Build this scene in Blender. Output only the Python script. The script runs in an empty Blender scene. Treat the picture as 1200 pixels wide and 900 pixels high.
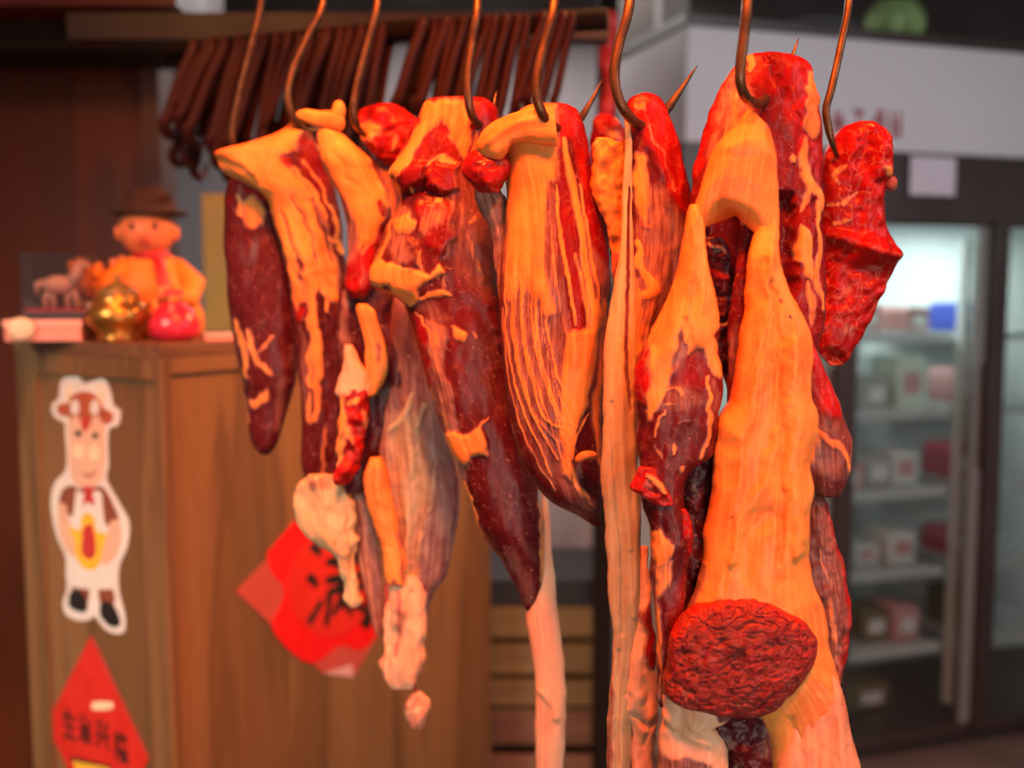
import bpy, bmesh, math, random
import numpy as np
from mathutils import Vector, Matrix

SC = bpy.context.scene
COL = SC.collection
random.seed(7)
F = 1200.0                     # focal length in photo pixels (frame 1200 x 900)
PITCH = math.atan(110.0 / F)   # horizon at y = 340
CAM = np.array((0.0, 0.0, 1.5))
FWD = np.array((0.0, math.cos(PITCH), -math.sin(PITCH)))
UPV = np.array((0.0, math.sin(PITCH), math.cos(PITCH)))
RGT = np.array((1.0, 0.0, 0.0))

def ray(px, py):
    return FWD + RGT * ((px - 600) / F) + UPV * ((450 - py) / F)

def at(px, py, Y):
    """world point on the vertical plane y = Y seen at a photo position"""
    d = ray(px, py)
    return CAM + d * (Y / d[1])

def at_arr(px, py, Y):
    px = np.asarray(px, float); py = np.asarray(py, float)
    d = FWD[None] + RGT[None] * ((px - 600) / F)[:, None] + UPV[None] * ((450 - py) / F)[:, None]
    return CAM[None] + d * (Y / d[:, 1])[:, None]

# ------------------------------------------------------------------ objects
def link(o, parent=None):
    COL.objects.link(o)
    if parent is not None:
        o.parent = parent
    return o

def tag(o, label=None, cat=None, group=None, kind=None):
    if label: o['label'] = label
    if cat: o['category'] = cat
    if group: o['group'] = group
    if kind: o['kind'] = kind
    return o

def empty(name, loc=(0, 0, 0), rz=0.0, **kw):
    o = bpy.data.objects.new(name, None)
    o.location = loc; o.rotation_euler = (0, 0, rz)
    o.empty_display_size = 0.05
    link(o)
    return tag(o, **kw)

def mesh_obj(name, bm, mat, parent=None, smooth=False, loc=None):
    me = bpy.data.meshes.new(name)
    bm.to_mesh(me); bm.free()
    if smooth:
        for p in me.polygons: p.use_smooth = True
    if mat: me.materials.append(mat)
    o = bpy.data.objects.new(name, me)
    link(o, parent)
    if loc is not None: o.location = loc
    return o

def copy_tree(o, parent=None):
    c = o.copy(); COL.objects.link(c); c.parent = parent
    for ch in list(o.children):
        copy_tree(ch, c)
    return c

def box(bm, lo, hi, bevel=0.0):
    r = bmesh.ops.create_cube(bm, size=1.0)
    vs = r['verts']
    for v in vs:
        v.co = Vector((lo[i] + (v.co[i] + 0.5) * (hi[i] - lo[i]) for i in range(3)))
    if bevel > 0:
        es = list({e for v in vs for e in v.link_edges})
        bmesh.ops.bevel(bm, geom=es, offset=bevel, segments=2, affect='EDGES', profile=0.6)

def boxes(name, lst, mat, parent=None, bevel=0.0):
    bm = bmesh.new()
    for lo, hi in lst: box(bm, lo, hi, bevel)
    return mesh_obj(name, bm, mat, parent)

def lathe(bm, prof, seg=28, c=(0, 0, 0), sx=1.0, sy=1.0):
    rings = []
    for r, z in prof:
        rings.append([bm.verts.new((c[0] + r * sx * math.cos(2 * math.pi * k / seg),
                                    c[1] + r * sy * math.sin(2 * math.pi * k / seg), c[2] + z)) for k in range(seg)])
    for a, b in zip(rings, rings[1:]):
        for k in range(seg):
            bm.faces.new((a[k], a[(k + 1) % seg], b[(k + 1) % seg], b[k]))
    bm.faces.new(rings[0][::-1]); bm.faces.new(rings[-1])

def ball(bm, c, r, seg=20):
    rr = r if hasattr(r, '__len__') else (r, r, r)
    M = Matrix.Translation(c) @ Matrix.Diagonal((rr[0], rr[1], rr[2], 1))
    bmesh.ops.create_uvsphere(bm, u_segments=seg, v_segments=seg // 2 + 2, radius=1.0, matrix=M)

def catmull(P, n):
    P = np.asarray(P, float)
    if len(P) == 2:
        t = np.linspace(0, 1, n)[:, None]; return P[0] * (1 - t) + P[1] * t
    Q = np.vstack([2 * P[0] - P[1], P, 2 * P[-1] - P[-2]])
    m = len(P) - 1
    tt = np.linspace(0, m, n); i = np.minimum(tt.astype(int), m - 1); f = (tt - i)[:, None]
    a, b, c, d = Q[i], Q[i + 1], Q[i + 2], Q[i + 3]
    return 0.5 * (2 * b + (c - a) * f + (2 * a - 5 * b + 4 * c - d) * f ** 2 + (3 * b - a - 3 * c + d) * f ** 3)

def catmull_len(P, n):
    """same, samples spaced evenly along the curve (x,y used for length)"""
    D = catmull(P, max(200, 12 * len(P)))
    L = np.r_[0, np.cumsum(np.linalg.norm(np.diff(D[:, :2], axis=0), axis=1))]
    t = np.linspace(0, L[-1], n)
    return np.stack([np.interp(t, L, D[:, k]) for k in range(D.shape[1])], 1)

def tube_world(bm, pts, radii, seg=10):
    """round bar along world points"""
    pts = [Vector(p) for p in pts]
    up = Vector((0.3, 0.9, 0.2)).normalized()
    rings = []
    for i, p in enumerate(pts):
        t = (pts[min(i + 1, len(pts) - 1)] - pts[max(i - 1, 0)])
        t.normalize()
        a = up - t * up.dot(t)
        if a.length < 1e-4: a = Vector((1, 0, 0)) - t * t.x
        a.normalize(); b = t.cross(a); up = a
        r = radii[i] if hasattr(radii, '__len__') else radii
        rings.append([bm.verts.new(p + (a * math.cos(2 * math.pi * k / seg) + b * math.sin(2 * math.pi * k / seg)) * r) for k in range(seg)])
    for A, B in zip(rings, rings[1:]):
        for k in range(seg):
            bm.faces.new((A[k], A[(k + 1) % seg], B[(k + 1) % seg], B[k]))
    bm.faces.new(rings[0][::-1]); bm.faces.new(rings[-1])

def prism(bm, outline, origin, ex, ey, en, t0, t1):
    """flat outline (2D points) extruded between heights t0 and t1 along en"""
    o, ex, ey, en = Vector(origin), Vector(ex), Vector(ey), Vector(en)
    A = [bm.verts.new(o + ex * x + ey * y + en * t0) for x, y in outline]
    B = [bm.verts.new(o + ex * x + ey * y + en * t1) for x, y in outline]
    n = len(A)
    bm.faces.new(A[::-1]); bm.faces.new(B)
    for k in range(n): bm.faces.new((A[k], A[(k + 1) % n], B[(k + 1) % n], B[k]))
    bmesh.ops.recalc_face_normals(bm, faces=bm.faces[:])

# ------------------------------------------------------------------ noise (numpy)
def _hash(ix, iy, iz, seed):
    h = (ix * 374761393 + iy * 668265263 + iz * 2147483647 + seed * 974634777) & 0xFFFFFFFF
    h = ((h ^ (h >> 13)) * 1274126177) & 0xFFFFFFFF
    h = (h ^ (h >> 16)) & 0xFFFFFFFF
    return h / 4294967295.0

def vnoise(x, y, z, seed=0):
    x0, y0, z0 = np.floor(x), np.floor(y), np.floor(z)
    fx, fy, fz = x - x0, y - y0, z - z0
    fx, fy, fz = [f * f * f * (f * (f * 6 - 15) + 10) for f in (fx, fy, fz)]
    ix, iy, iz = x0.astype(np.int64), y0.astype(np.int64), z0.astype(np.int64)
    r = 0
    for dx in (0, 1):
        for dy in (0, 1):
            for dz in (0, 1):
                w = (fx if dx else 1 - fx) * (fy if dy else 1 - fy) * (fz if dz else 1 - fz)
                r = r + w * _hash(ix + dx, iy + dy, iz + dz, seed)
    return r * 2 - 1

def fbm(x, y, z, seed=0, octv=3):
    a, r = 1.0, 0
    for o in range(octv):
        r = r + a * vnoise(x * 2 ** o, y * 2 ** o, z * 2 ** o, seed + o * 17); a *= 0.5
    return r

# ------------------------------------------------------------------ materials
def new_mat(name):
    m = bpy.data.materials.new(name); m.use_nodes = True
    nt = m.node_tree; nt.nodes.clear()
    return m, nt

class N:
    """small wrapper for building node trees"""
    def __init__(s, nt): s.nt = nt
    def n(s, t, **kw):
        o = s.nt.nodes.new(t)
        for k, v in kw.items(): setattr(o, k, v)
        return o
    def put(s, sock, v):
        if isinstance(v, bpy.types.NodeSocket): s.nt.links.new(v, sock)
        elif v is not None:
            if hasattr(v, '__len__') and len(v) == 3 and sock.type == 'RGBA': v = (*v, 1)
            sock.default_value = v
    def math(s, op, a, b=None, c=None, clamp=False):
        o = s.n('ShaderNodeMath', operation=op, use_clamp=clamp)
        s.put(o.inputs[0], a)
        if b is not None: s.put(o.inputs[1], b)
        if c is not None: s.put(o.inputs[2], c)
        return o.outputs[0]
    def mix(s, f, a, b):
        o = s.n('ShaderNodeMix', data_type='RGBA')
        s.put(o.inputs[0], f); s.put(o.inputs[6], a); s.put(o.inputs[7], b)
        return o.outputs[2]
    def ramp(s, v, lo, hi, a=0.0, b=1.0, smooth=True):
        o = s.n('ShaderNodeMapRange', interpolation_type='SMOOTHSTEP' if smooth else 'LINEAR')
        s.put(o.inputs[0], v); s.put(o.inputs[1], lo); s.put(o.inputs[2], hi); s.put(o.inputs[3], a); s.put(o.inputs[4], b)
        return o.outputs[0]
    def noise(s, vec, scale, detail=3.0, rough=0.5, dist=0.0):
        o = s.n('ShaderNodeTexNoise')
        s.put(o.inputs['Vector'], vec); s.put(o.inputs['Scale'], scale); s.put(o.inputs['Detail'], detail)
        s.put(o.inputs['Roughness'], rough); s.put(o.inputs['Distortion'], dist)
        return o.outputs[0]
    def vscale(s, vec, sc):
        o = s.n('ShaderNodeVectorMath', operation='MULTIPLY')
        s.put(o.inputs[0], vec); s.put(o.inputs[1], sc)
        return o.outputs[0]
    def bsdf(s, color, rough=0.5, metallic=0.0, normal=None, **kw):
        b = s.n('ShaderNodeBsdfPrincipled')
        s.put(b.inputs['Base Color'], color); s.put(b.inputs['Roughness'], rough); s.put(b.inputs['Metallic'], metallic)
        if normal is not None: s.put(b.inputs['Normal'], normal)
        for k, v in kw.items(): s.put(b.inputs[k.replace('_', ' ')], v)
        o = s.n('ShaderNodeOutputMaterial'); s.nt.links.new(b.outputs[0], o.inputs[0])
        return b
    def bump(s, h, strength, dist):
        b = s.n('ShaderNodeBump'); s.put(b.inputs['Height'], h)
        b.inputs['Strength'].default_value = strength; b.inputs['Distance'].default_value = dist
        return b.outputs[0]

def lin(r, g, b):
    return tuple(((c / 255) / 12.92 if c / 255 <= 0.04045 else ((c / 255 + 0.055) / 1.055) ** 2.4) for c in (r, g, b))

def plain(name, col, rough=0.5, metallic=0.0, var=0.12, scale=30.0, bump=0.0, **kw):
    m, nt = new_mat(name); k = N(nt)
    tc = k.n('ShaderNodeTexCoord')
    nz = k.noise(tc.outputs['Object'], scale, 4)
    dark = tuple(c * (1 - var) for c in col); lite = tuple(min(1, c * (1 + var)) for c in col)
    c = k.mix(nz, dark, lite)
    nrm = k.bump(nz, 0.4, bump) if bump else None
    k.bsdf(c, k.ramp(nz, 0.3, 0.7, rough * 0.85, min(1, rough * 1.15)), metallic, nrm, **kw)
    return m

def wood(name, c1, c2, c3, axis='Z', rough=0.45, scale=1.0):
    m, nt = new_mat(name); k = N(nt)
    tc = k.n('ShaderNodeTexCoord')
    st = {'Z': (9, 9, 0.7), 'X': (0.7, 9, 9), 'Y': (9, 0.7, 9)}[axis]
    v = k.vscale(tc.outputs['Object'], tuple(s * scale for s in st))
    n1 = k.noise(v, 1.0, 4, 0.55, 0.6)
    n2 = k.noise(k.vscale(v, (6, 6, 6)), 1.0, 3, 0.6)
    w = k.math('SINE', k.math('MULTIPLY', n1, 26.0))
    c = k.mix(k.ramp(n1, 0.3, 0.7), c1, c2)
    c = k.mix(k.math('MULTIPLY', k.ramp(w, 0.2, 1.0), 0.45), c, c3)
    c = k.mix(k.math('MULTIPLY', k.ramp(n2, 0.5, 0.8), 0.35), c, c3)
    k.bsdf(c, rough, 0.0, k.bump(n2, 0.2, 0.0006))
    return m

def meat_material(name, wrinkle=0.0, fibre=1.0, fat_a=(0.86, 0.36, 0.075), fat_b=(0.80, 0.23, 0.050), fat_c=(0.88, 0.43, 0.12), fat_d=(0.68, 0.12, 0.035), grain=1.0, vein_amt=0.22):
    m, nt = new_mat(name); k = N(nt)
    at_ = k.n('ShaderNodeAttribute', attribute_name='tissue')
    sep = k.n('ShaderNodeSeparateColor'); nt.links.new(at_.outputs['Color'], sep.inputs[0])
    fat, mem, cut = sep.outputs[0], sep.outputs[1], sep.outputs[2]
    ex = k.n('ShaderNodeAttribute', attribute_name='dark')
    dark = ex.outputs['Fac']
    fb = k.n('ShaderNodeAttribute', attribute_name='fib').outputs['Vector']
    nf = k.noise(k.vscale(fb, (19, 0.8, 1)), 1.0, 4, 0.6, 0.2)         # long fibres
    nff = k.noise(k.vscale(fb, (42, 3.2, 1)), 1.0, 3, 0.6, 0.2)          # fine fibres
    ne = k.noise(k.vscale(fb, (8, 6, 1)), 1.0, 5, 0.6)                   # edges
    nb = k.noise(k.vscale(fb, (2.4, 1.8, 1)), 1.0, 3, 0.5)               # blotches
    fine = k.noise(k.vscale(fb, (24, 20, 1)), 1.0, 4, 0.65)
    # fat edge broken up by fibres and blotches
    room = k.math('SUBTRACT', 1.12, fat)
    nz_ = k.math('ADD', k.math('MULTIPLY', k.math('SUBTRACT', nf, 0.5), 1.25 * fibre), k.math('MULTIPLY', k.math('SUBTRACT', ne, 0.5), 0.65))
    f = k.math('ADD', fat, k.math('MULTIPLY', nz_, room))
    halo = k.math('MULTIPLY', k.ramp(f, 0.02, 0.34), k.ramp(fat, 0.02, 0.2))
    f = k.math('MULTIPLY', k.ramp(f, 0.24, 0.70), k.ramp(fat, 0.02, 0.2))
    mm = k.math('MULTIPLY', mem, k.ramp(nf, 0.30, 0.66, 0.45, 1.1), clamp=True)
    mm = k.math('MULTIPLY', mm, k.ramp(ne, 0.25, 0.6, 0.6, 1.0), clamp=True)
    mm = k.math('MAXIMUM', mm, k.math('MULTIPLY', halo, 0.62))
    musc = k.mix(k.ramp(nf, 0.3, 0.7), (0.085, 0.0060, 0.0085), (0.150, 0.0100, 0.0110))
    musc = k.mix(k.math('MULTIPLY', k.ramp(nff, 0.56, 0.74), 0.22), musc, (0.30, 0.050, 0.040))
    musc = k.mix(dark, musc, k.mix(nb, (0.045, 0.0045, 0.009), (0.085, 0.008, 0.013)))
    # bright fresh cut with thin pale marbling
    vo = k.n('ShaderNodeTexVoronoi', feature='DISTANCE_TO_EDGE')
    wv = k.n('ShaderNodeVectorMath', operation='ADD')
    nt.links.new(k.vscale(fb, (9, 6.5, 1)), wv.inputs[0])
    nzc = k.n('ShaderNodeTexNoise'); nt.links.new(k.vscale(fb, (5, 5, 1)), nzc.inputs['Vector']); nzc.inputs['Scale'].default_value = 1.0
    nt.links.new(k.vscale(nzc.outputs['Color'], (1.6, 1.6, 0)), wv.inputs[1])
    nt.links.new(wv.outputs[0], vo.inputs['Vector']); vo.inputs['Scale'].default_value = 1.0
    vein = k.math('MULTIPLY', k.ramp(vo.outputs[0], 0.0, 0.09, 1.0, 0.0), k.ramp(ne, 0.42, 0.62))
    cutc = k.mix(k.ramp(nb, 0.3, 0.7), (0.26, 0.0045, 0.0045), (0.42, 0.0075, 0.0055))
    cutc = k.mix(k.math('MULTIPLY', k.ramp(fine, 0.55, 0.8), 0.25), cutc, (0.50, 0.040, 0.022))
    cutc = k.mix(k.math('MULTIPLY', vein, vein_amt), cutc, (0.70, 0.26, 0.15))
    musc = k.mix(k.math('MULTIPLY', vein, 0.20), musc, (0.50, 0.22, 0.16))
    fleck = k.noise(k.vscale(fb, (26, 22, 1)), 1.0, 2, 0.4)
    musc = k.mix(k.math('MULTIPLY', k.ramp(fleck, 0.70, 0.76), 0.6), musc, (0.62, 0.36, 0.27))
    base = k.mix(cut, musc, cutc)
    memc = k.mix(k.ramp(nff, 0.3, 0.7), (0.25, 0.115, 0.110), (0.47, 0.28, 0.22))
    base = k.mix(k.math('MULTIPLY', mm, 0.86), base, memc)
    fatc = k.mix(k.ramp(nb, 0.36, 0.64), fat_a, fat_b)
    fatc = k.mix(k.math('MULTIPLY', k.ramp(nf, 0.46, 0.62), 0.55), fatc, fat_c)
    fatc = k.mix(k.math('MULTIPLY', k.ramp(nff, 0.5, 0.72), 0.35), fatc, fat_b)
    fatc = k.mix(k.math('MULTIPLY', k.ramp(ne, 0.54, 0.74), 0.40), fatc, fat_d)
    base = k.mix(f, base, fatc)
    rough = k.math('ADD', k.ramp(f, 0, 1, 0.34, 0.44), k.math('MULTIPLY', k.math('SUBTRACT', fine, 0.5), 0.5))
    h = k.math('ADD', k.math('MULTIPLY', nf, 0.5), k.math('MULTIPLY', nff, 0.22))
    h = k.math('ADD', h, k.math('MULTIPLY', fine, 0.22))
    h = k.math('ADD', h, k.math('MULTIPLY', k.math('MULTIPLY', cut, ne), 0.9))
    h = k.math('MULTIPLY', h, k.ramp(f, 0, 1, 1.0, 0.5 * grain))
    h = k.math('ADD', h, k.math('MULTIPLY', f, 0.15))
    if wrinkle:
        wn = k.noise(k.vscale(fb, (5.5, 11, 1)), 1.0, 4, 0.55, 1.4)
        rid = k.math('ABSOLUTE', k.math('SUBTRACT', wn, 0.5))
        h = k.math('ADD', h, k.math('MULTIPLY', k.ramp(rid, 0.0, 0.11), wrinkle))
    nrm = k.bump(h, 0.5, 0.0018)
    k.bsdf(base, rough, 0.0, nrm, Coat_Weight=0.05, Coat_Roughness=0.15, Specular_IOR_Level=0.22,
           Subsurface_Weight=k.ramp(f, 0, 1, 0.02, 0.10), Subsurface_Radius=(0.006, 0.0025, 0.0012), Subsurface_Scale=0.6)
    return m

MEAT = meat_material('meat')
MEAT_CUT = meat_material('meat_cut_face', wrinkle=1.1, vein_amt=0.12, fibre=0.4)
MEAT_SMOOTH = meat_material('meat_fat_sheet', fibre=0.45, grain=0.55)
PALE = dict(fat_a=(0.82, 0.53, 0.33), fat_b=(0.78, 0.40, 0.25), fat_c=(0.86, 0.62, 0.42), fat_d=(0.70, 0.28, 0.18))
TAN = dict(fat_a=(0.60, 0.50, 0.28), fat_b=(0.54, 0.38, 0.20), fat_c=(0.68, 0.58, 0.36), fat_d=(0.48, 0.22, 0.14))
MEAT_TAN = meat_material('meat_tan', fibre=0.5, grain=0.9, **TAN)
MEAT_VEIN = meat_material('meat_marbled', vein_amt=0.42)
MEAT_PINK = meat_material('meat_fat_sheet_pink', fibre=0.45, grain=0.55, fat_a=(0.80, 0.40, 0.20), fat_b=(0.76, 0.30, 0.17), fat_c=(0.84, 0.47, 0.28), fat_d=(0.66, 0.20, 0.13))
MEAT_PALE = meat_material('meat_pale', fibre=0.5, grain=0.7, **PALE)

# ------------------------------------------------------------------ meat builder
def sstep(x): 
    x = np.clip(x, 0, 1); return x * x * (3 - 2 * x)

def seg_dist(X, Y, pts, closed=False):
    P = np.asarray(pts, float)
    if closed: P = np.vstack([P, P[:1]])
    best = np.full(X.shape, 1e9); tb = np.zeros(X.shape)
    n = len(P) - 1
    for i in range(n):
        a, b = P[i], P[i + 1]; d = b - a; L = max(d @ d, 1e-9)
        t = np.clip(((X - a[0]) * d[0] + (Y - a[1]) * d[1]) / L, 0, 1)
        q = np.hypot(X - a[0] - t * d[0], Y - a[1] - t * d[1])
        w = q < best
        best = np.where(w, q, best); tb = np.where(w, (i + t) / n, tb)
    return best, tb

def inside(X, Y, pts):
    P = np.asarray(pts, float); r = np.zeros(X.shape, bool)
    for i in range(len(P)):
        a, b = P[i], P[i - 1]
        c = ((a[1] > Y) != (b[1] > Y))
        r ^= c & (X < (b[0] - a[0]) * (Y - a[1]) / ((b[1] - a[1]) or 1e-9) + a[0])
    return r

CH = {'f': 0, 'm': 1, 'c': 2, 'd': 3}

def paint(X, Y, base, feats, seed, warp=3.0):
    """tissue kinds per vertex (fat, membrane, cut, dark; dark also paints shade in gaps) and relief in px.
    feature: (channel, 'p'|'s', points, width or feather, amount, relief)"""
    T = np.zeros((len(X), 4)); H = np.zeros(len(X))
    for ch, v in base.items(): T[:, CH[ch]] = v
    wx = X + warp * fbm(X / 14, Y / 14, X * 0 + seed, seed, 2)
    wy = Y + warp * fbm(X / 14, Y / 14, X * 0 + seed + 9.3, seed + 5, 2)
    for ft in feats:
        ch, kind, pts, w = ft[:4]
        amt = ft[4] if len(ft) > 4 else 1.0
        hgt = ft[5] if len(ft) > 5 else 0.0
        if kind == 'p':
            d, _ = seg_dist(wx, wy, pts, True)
            ins = inside(wx, wy, pts)
            if ch == 'f': w = w * 1.7
            mask = sstep(0.5 + np.where(ins, d, -d) / (2 * w))
        else:
            P = catmull(pts, 6 * len(pts)) if len(pts) > 2 else pts
            d, t = seg_dist(wx, wy, P)
            ww = w * (0.55 + 0.45 * np.sin(np.pi * np.clip(t, 0, 1)) ** 0.6)
            mask = sstep((1.75 - d / np.maximum(ww, 0.1)) / 1.5) if ch != 'h' else np.exp(-(d / ww) ** 2)
        if ch != 'h':
            c = CH[ch]
            if amt >= 0:
                if ch in 'cd' : pass
                T[:, c] = np.maximum(T[:, c], mask * amt)
            else: T[:, c] *= (1 + amt * mask)
        H += mask * hgt * (0.5 if ch == 'f' else 0.75 if w < 9 else 1.1)
    return T, H

def finish(name, P3, faces, T, fib, mat, parent):
    me = bpy.data.meshes.new(name)
    me.from_pydata(P3.tolist(), [], faces)
    me.polygons.foreach_set('use_smooth', np.ones(len(me.polygons), bool))
    a = me.attributes.new('tissue', 'FLOAT_COLOR', 'POINT')
    C4 = np.ones((len(P3), 4)); C4[:, :3] = np.clip(T[:, :3], 0, 1)
    a.data.foreach_set('color', C4.ravel())
    a = me.attributes.new('dark', 'FLOAT', 'POINT'); a.data.foreach_set('value', np.clip(T[:, 3], 0, 1))
    a = me.attributes.new('fib', 'FLOAT_VECTOR', 'POINT'); a.data.foreach_set('vector', fib.ravel())
    me.materials.append(mat); me.update()
    o = bpy.data.objects.new(name, me)
    link(o, parent)
    if parent is not None:
        o.matrix_parent_inverse = Matrix.Translation(parent.location).inverted()
    return o

_seed = [10]
def body(name, parent, Y, rows, base=None, feats=(), fd=30, bd=None, p=2.2, amp=3.0, nsc=26.0, rag=1.2,
         fwd=0.0, shell=None, sag=None, res=2.4, mat=None, tilt=None, warp=3.0, wr=0.0):
    """a solid mass: rows (y, xl, xr) or (xl, yl, xr, yr) in photo px at depth Y, closed front and back.
    fd/bd: front and back bulge in px; fwd: shift toward the viewer; shell: thickness of a sheet"""
    _seed[0] += 1; seed = _seed[0]
    base = base or {}
    R = np.array([(r[1], r[0], r[2], r[0]) if len(r) == 3 else r for r in rows], float)
    D = catmull(R, 40 * len(R))
    Lc = np.r_[0, np.cumsum(0.5 * (np.linalg.norm(np.diff(D[:, :2], axis=0), axis=1) + np.linalg.norm(np.diff(D[:, 2:], axis=0), axis=1)))]
    nv = max(8, int(Lc[-1] / res))
    t = np.linspace(0, Lc[-1], nv)
    D = np.stack([np.interp(t, Lc, D[:, c]) for c in range(4)], 1)
    vv = t / Lc[-1]
    # ragged edges
    ragL, ragR = [rag * fbm(t / 24.0, t * 0 + q * 7.7, t * 0 + seed, seed + q, 4) for q in (1, 2)]
    W = np.hypot(D[:, 2] - D[:, 0], D[:, 3] - D[:, 1])
    hw = np.maximum(W / 2, 0.5)
    k = np.ones(7) / 7
    nu = int(np.clip(W.max() / res, 8, 170)); nb = max(5, nu // 2)
    tt = np.linspace(-1, 1, nu + 1)
    sf = 0.45 * tt + 0.55 * np.sin(np.pi / 2 * tt)
    tb = np.linspace(1, -1, nb + 1)[1:-1]
    sb = 0.45 * tb + 0.55 * np.sin(np.pi / 2 * tb)
    S = np.r_[sf, sb]; M = len(S)
    front = np.r_[np.ones(nu + 1, bool), np.zeros(nb - 1, bool)]
    prof = (1 - np.minimum(np.abs(S), 1) ** p) ** (1.0 / p)
    if bd is None: bd = fd
    df = fd * np.tanh(hw * 0.95 / max(fd, 1)); db = bd * np.tanh(hw * 0.95 / max(bd, 1))
    X = D[:, 0][:, None] * (1 - S[None]) / 2 + D[:, 2][:, None] * (1 + S[None]) / 2
    X = X + np.where(S[None] < 0, ragL[:, None], ragR[:, None]) * np.abs(S[None]) ** 4
    Yp = D[:, 1][:, None] * (1 - S[None]) / 2 + D[:, 3][:, None] * (1 + S[None]) / 2
    if sag is not None:
        u = (S + 1) / 2
        sg = np.interp(u, np.linspace(0, 1, len(sag)), sag)
        Yp = Yp + sg[None] * (vv[:, None] ** 1.5)
    if shell is None:
        Dp = np.where(front[None], df[:, None] * prof[None], -db[:, None] * prof[None])
    else:
        Dp = df[:, None] * prof[None] - np.where(front[None], 0, shell * prof[None] ** 0.5)
    if tilt is not None:
        Dp = Dp + np.interp(vv, np.linspace(0, 1, len(tilt)), tilt)[:, None]
    X, Yp, Dp = X.ravel(), Yp.ravel(), Dp.ravel()
    fr = np.tile(front, nv); pr = np.tile(prof, nv)
    fibx = np.repeat(0 * t, M) + np.tile(S, nv) * np.repeat(np.minimum(hw, hw.mean() * 1.4), M) / 100
    fiby = np.repeat(t, M) / 100
    T, H = paint(X, Yp, base, feats, seed, warp)
    # fat stands a little proud, lumpy surface
    sg = np.where(fr, 1.0, -1.0)
    smooth_ = mat is not None and mat.name in ('meat_fat_sheet', 'meat_fat_sheet_pink', 'meat_pale', 'meat_tan')
    nx = nsc * (1.0 if not smooth_ else 1.3); ny = nsc * ((2.0 if nsc > 20 else 1.2) if not smooth_ else 2.6)
    lump = fbm(X / nx, Yp / ny, Dp / nx + seed, seed, 3) * (1.0 if not smooth_ else 0.8)
    fl = fbm(X / 7, Yp / 9, Dp / 7 + seed, seed + 3, 2)
    Dp = Dp + np.where(fr, H * np.clip(pr * 1.6, 0, 1), 0) + sg * amp * lump * np.clip(pr * 1.5, 0.25, 1)
    Dp = Dp + np.where(fr, (T[:, 0] * (0.7 + 0.2 * fl)) * np.clip(pr * 1.5, 0, 1), 0)
    if wr:
        wa = 5 * fbm(X / 22, Yp / 22, X * 0 + 3.3, seed + 11, 2); wb = 5 * fbm(X / 22, Yp / 22, X * 0 + 8.1, seed + 12, 2)
        q = fbm((X + wa) / 13, (Yp + wb) / 7.5, Dp * 0 + seed, seed + 8, 2)
        Dp = Dp + np.where(fr, wr * (sstep(np.abs(q) / 0.24) - 0.6) * np.clip(pr * 1.5, 0, 1), 0)
    X = X + 0.5 * amp * fbm(X / nsc + 31, Yp / nsc, Dp / nsc, seed + 4, 2) * (1 - pr * 0.5)
    s = Y / F
    P3 = at_arr(X, Yp, Y - fwd * s)
    P3[:, 1] -= Dp * s
    fib = np.stack([fibx, fiby, np.full(len(X), seed * 1.37)], 1)
    idx = np.arange(nv * M).reshape(nv, M)
    a, b = idx[:-1], idx[1:]
    q = np.stack([a, np.roll(a, -1, 1), np.roll(b, -1, 1), b], -1).reshape(-1, 4)
    faces = q[:, ::-1].tolist()
    # end caps
    n = len(P3); caps = np.stack([P3[idx[0]].mean(0), P3[idx[-1]].mean(0)])
    P3 = np.vstack([P3, caps]); T = np.vstack([T, T[idx[0]].mean(0), T[idx[-1]].mean(0)])
    fib = np.vstack([fib, fib[idx[0]].mean(0), fib[idx[-1]].mean(0)])
    for j in range(M):
        faces.append((int(idx[0][j]), n, int(idx[0][(j + 1) % M]))[::-1])
        faces.append((int(idx[-1][(j + 1) % M]), n + 1, int(idx[-1][j]))[::-1])
    return finish(name, P3, faces, T, fib, mat or MEAT, parent)

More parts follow.
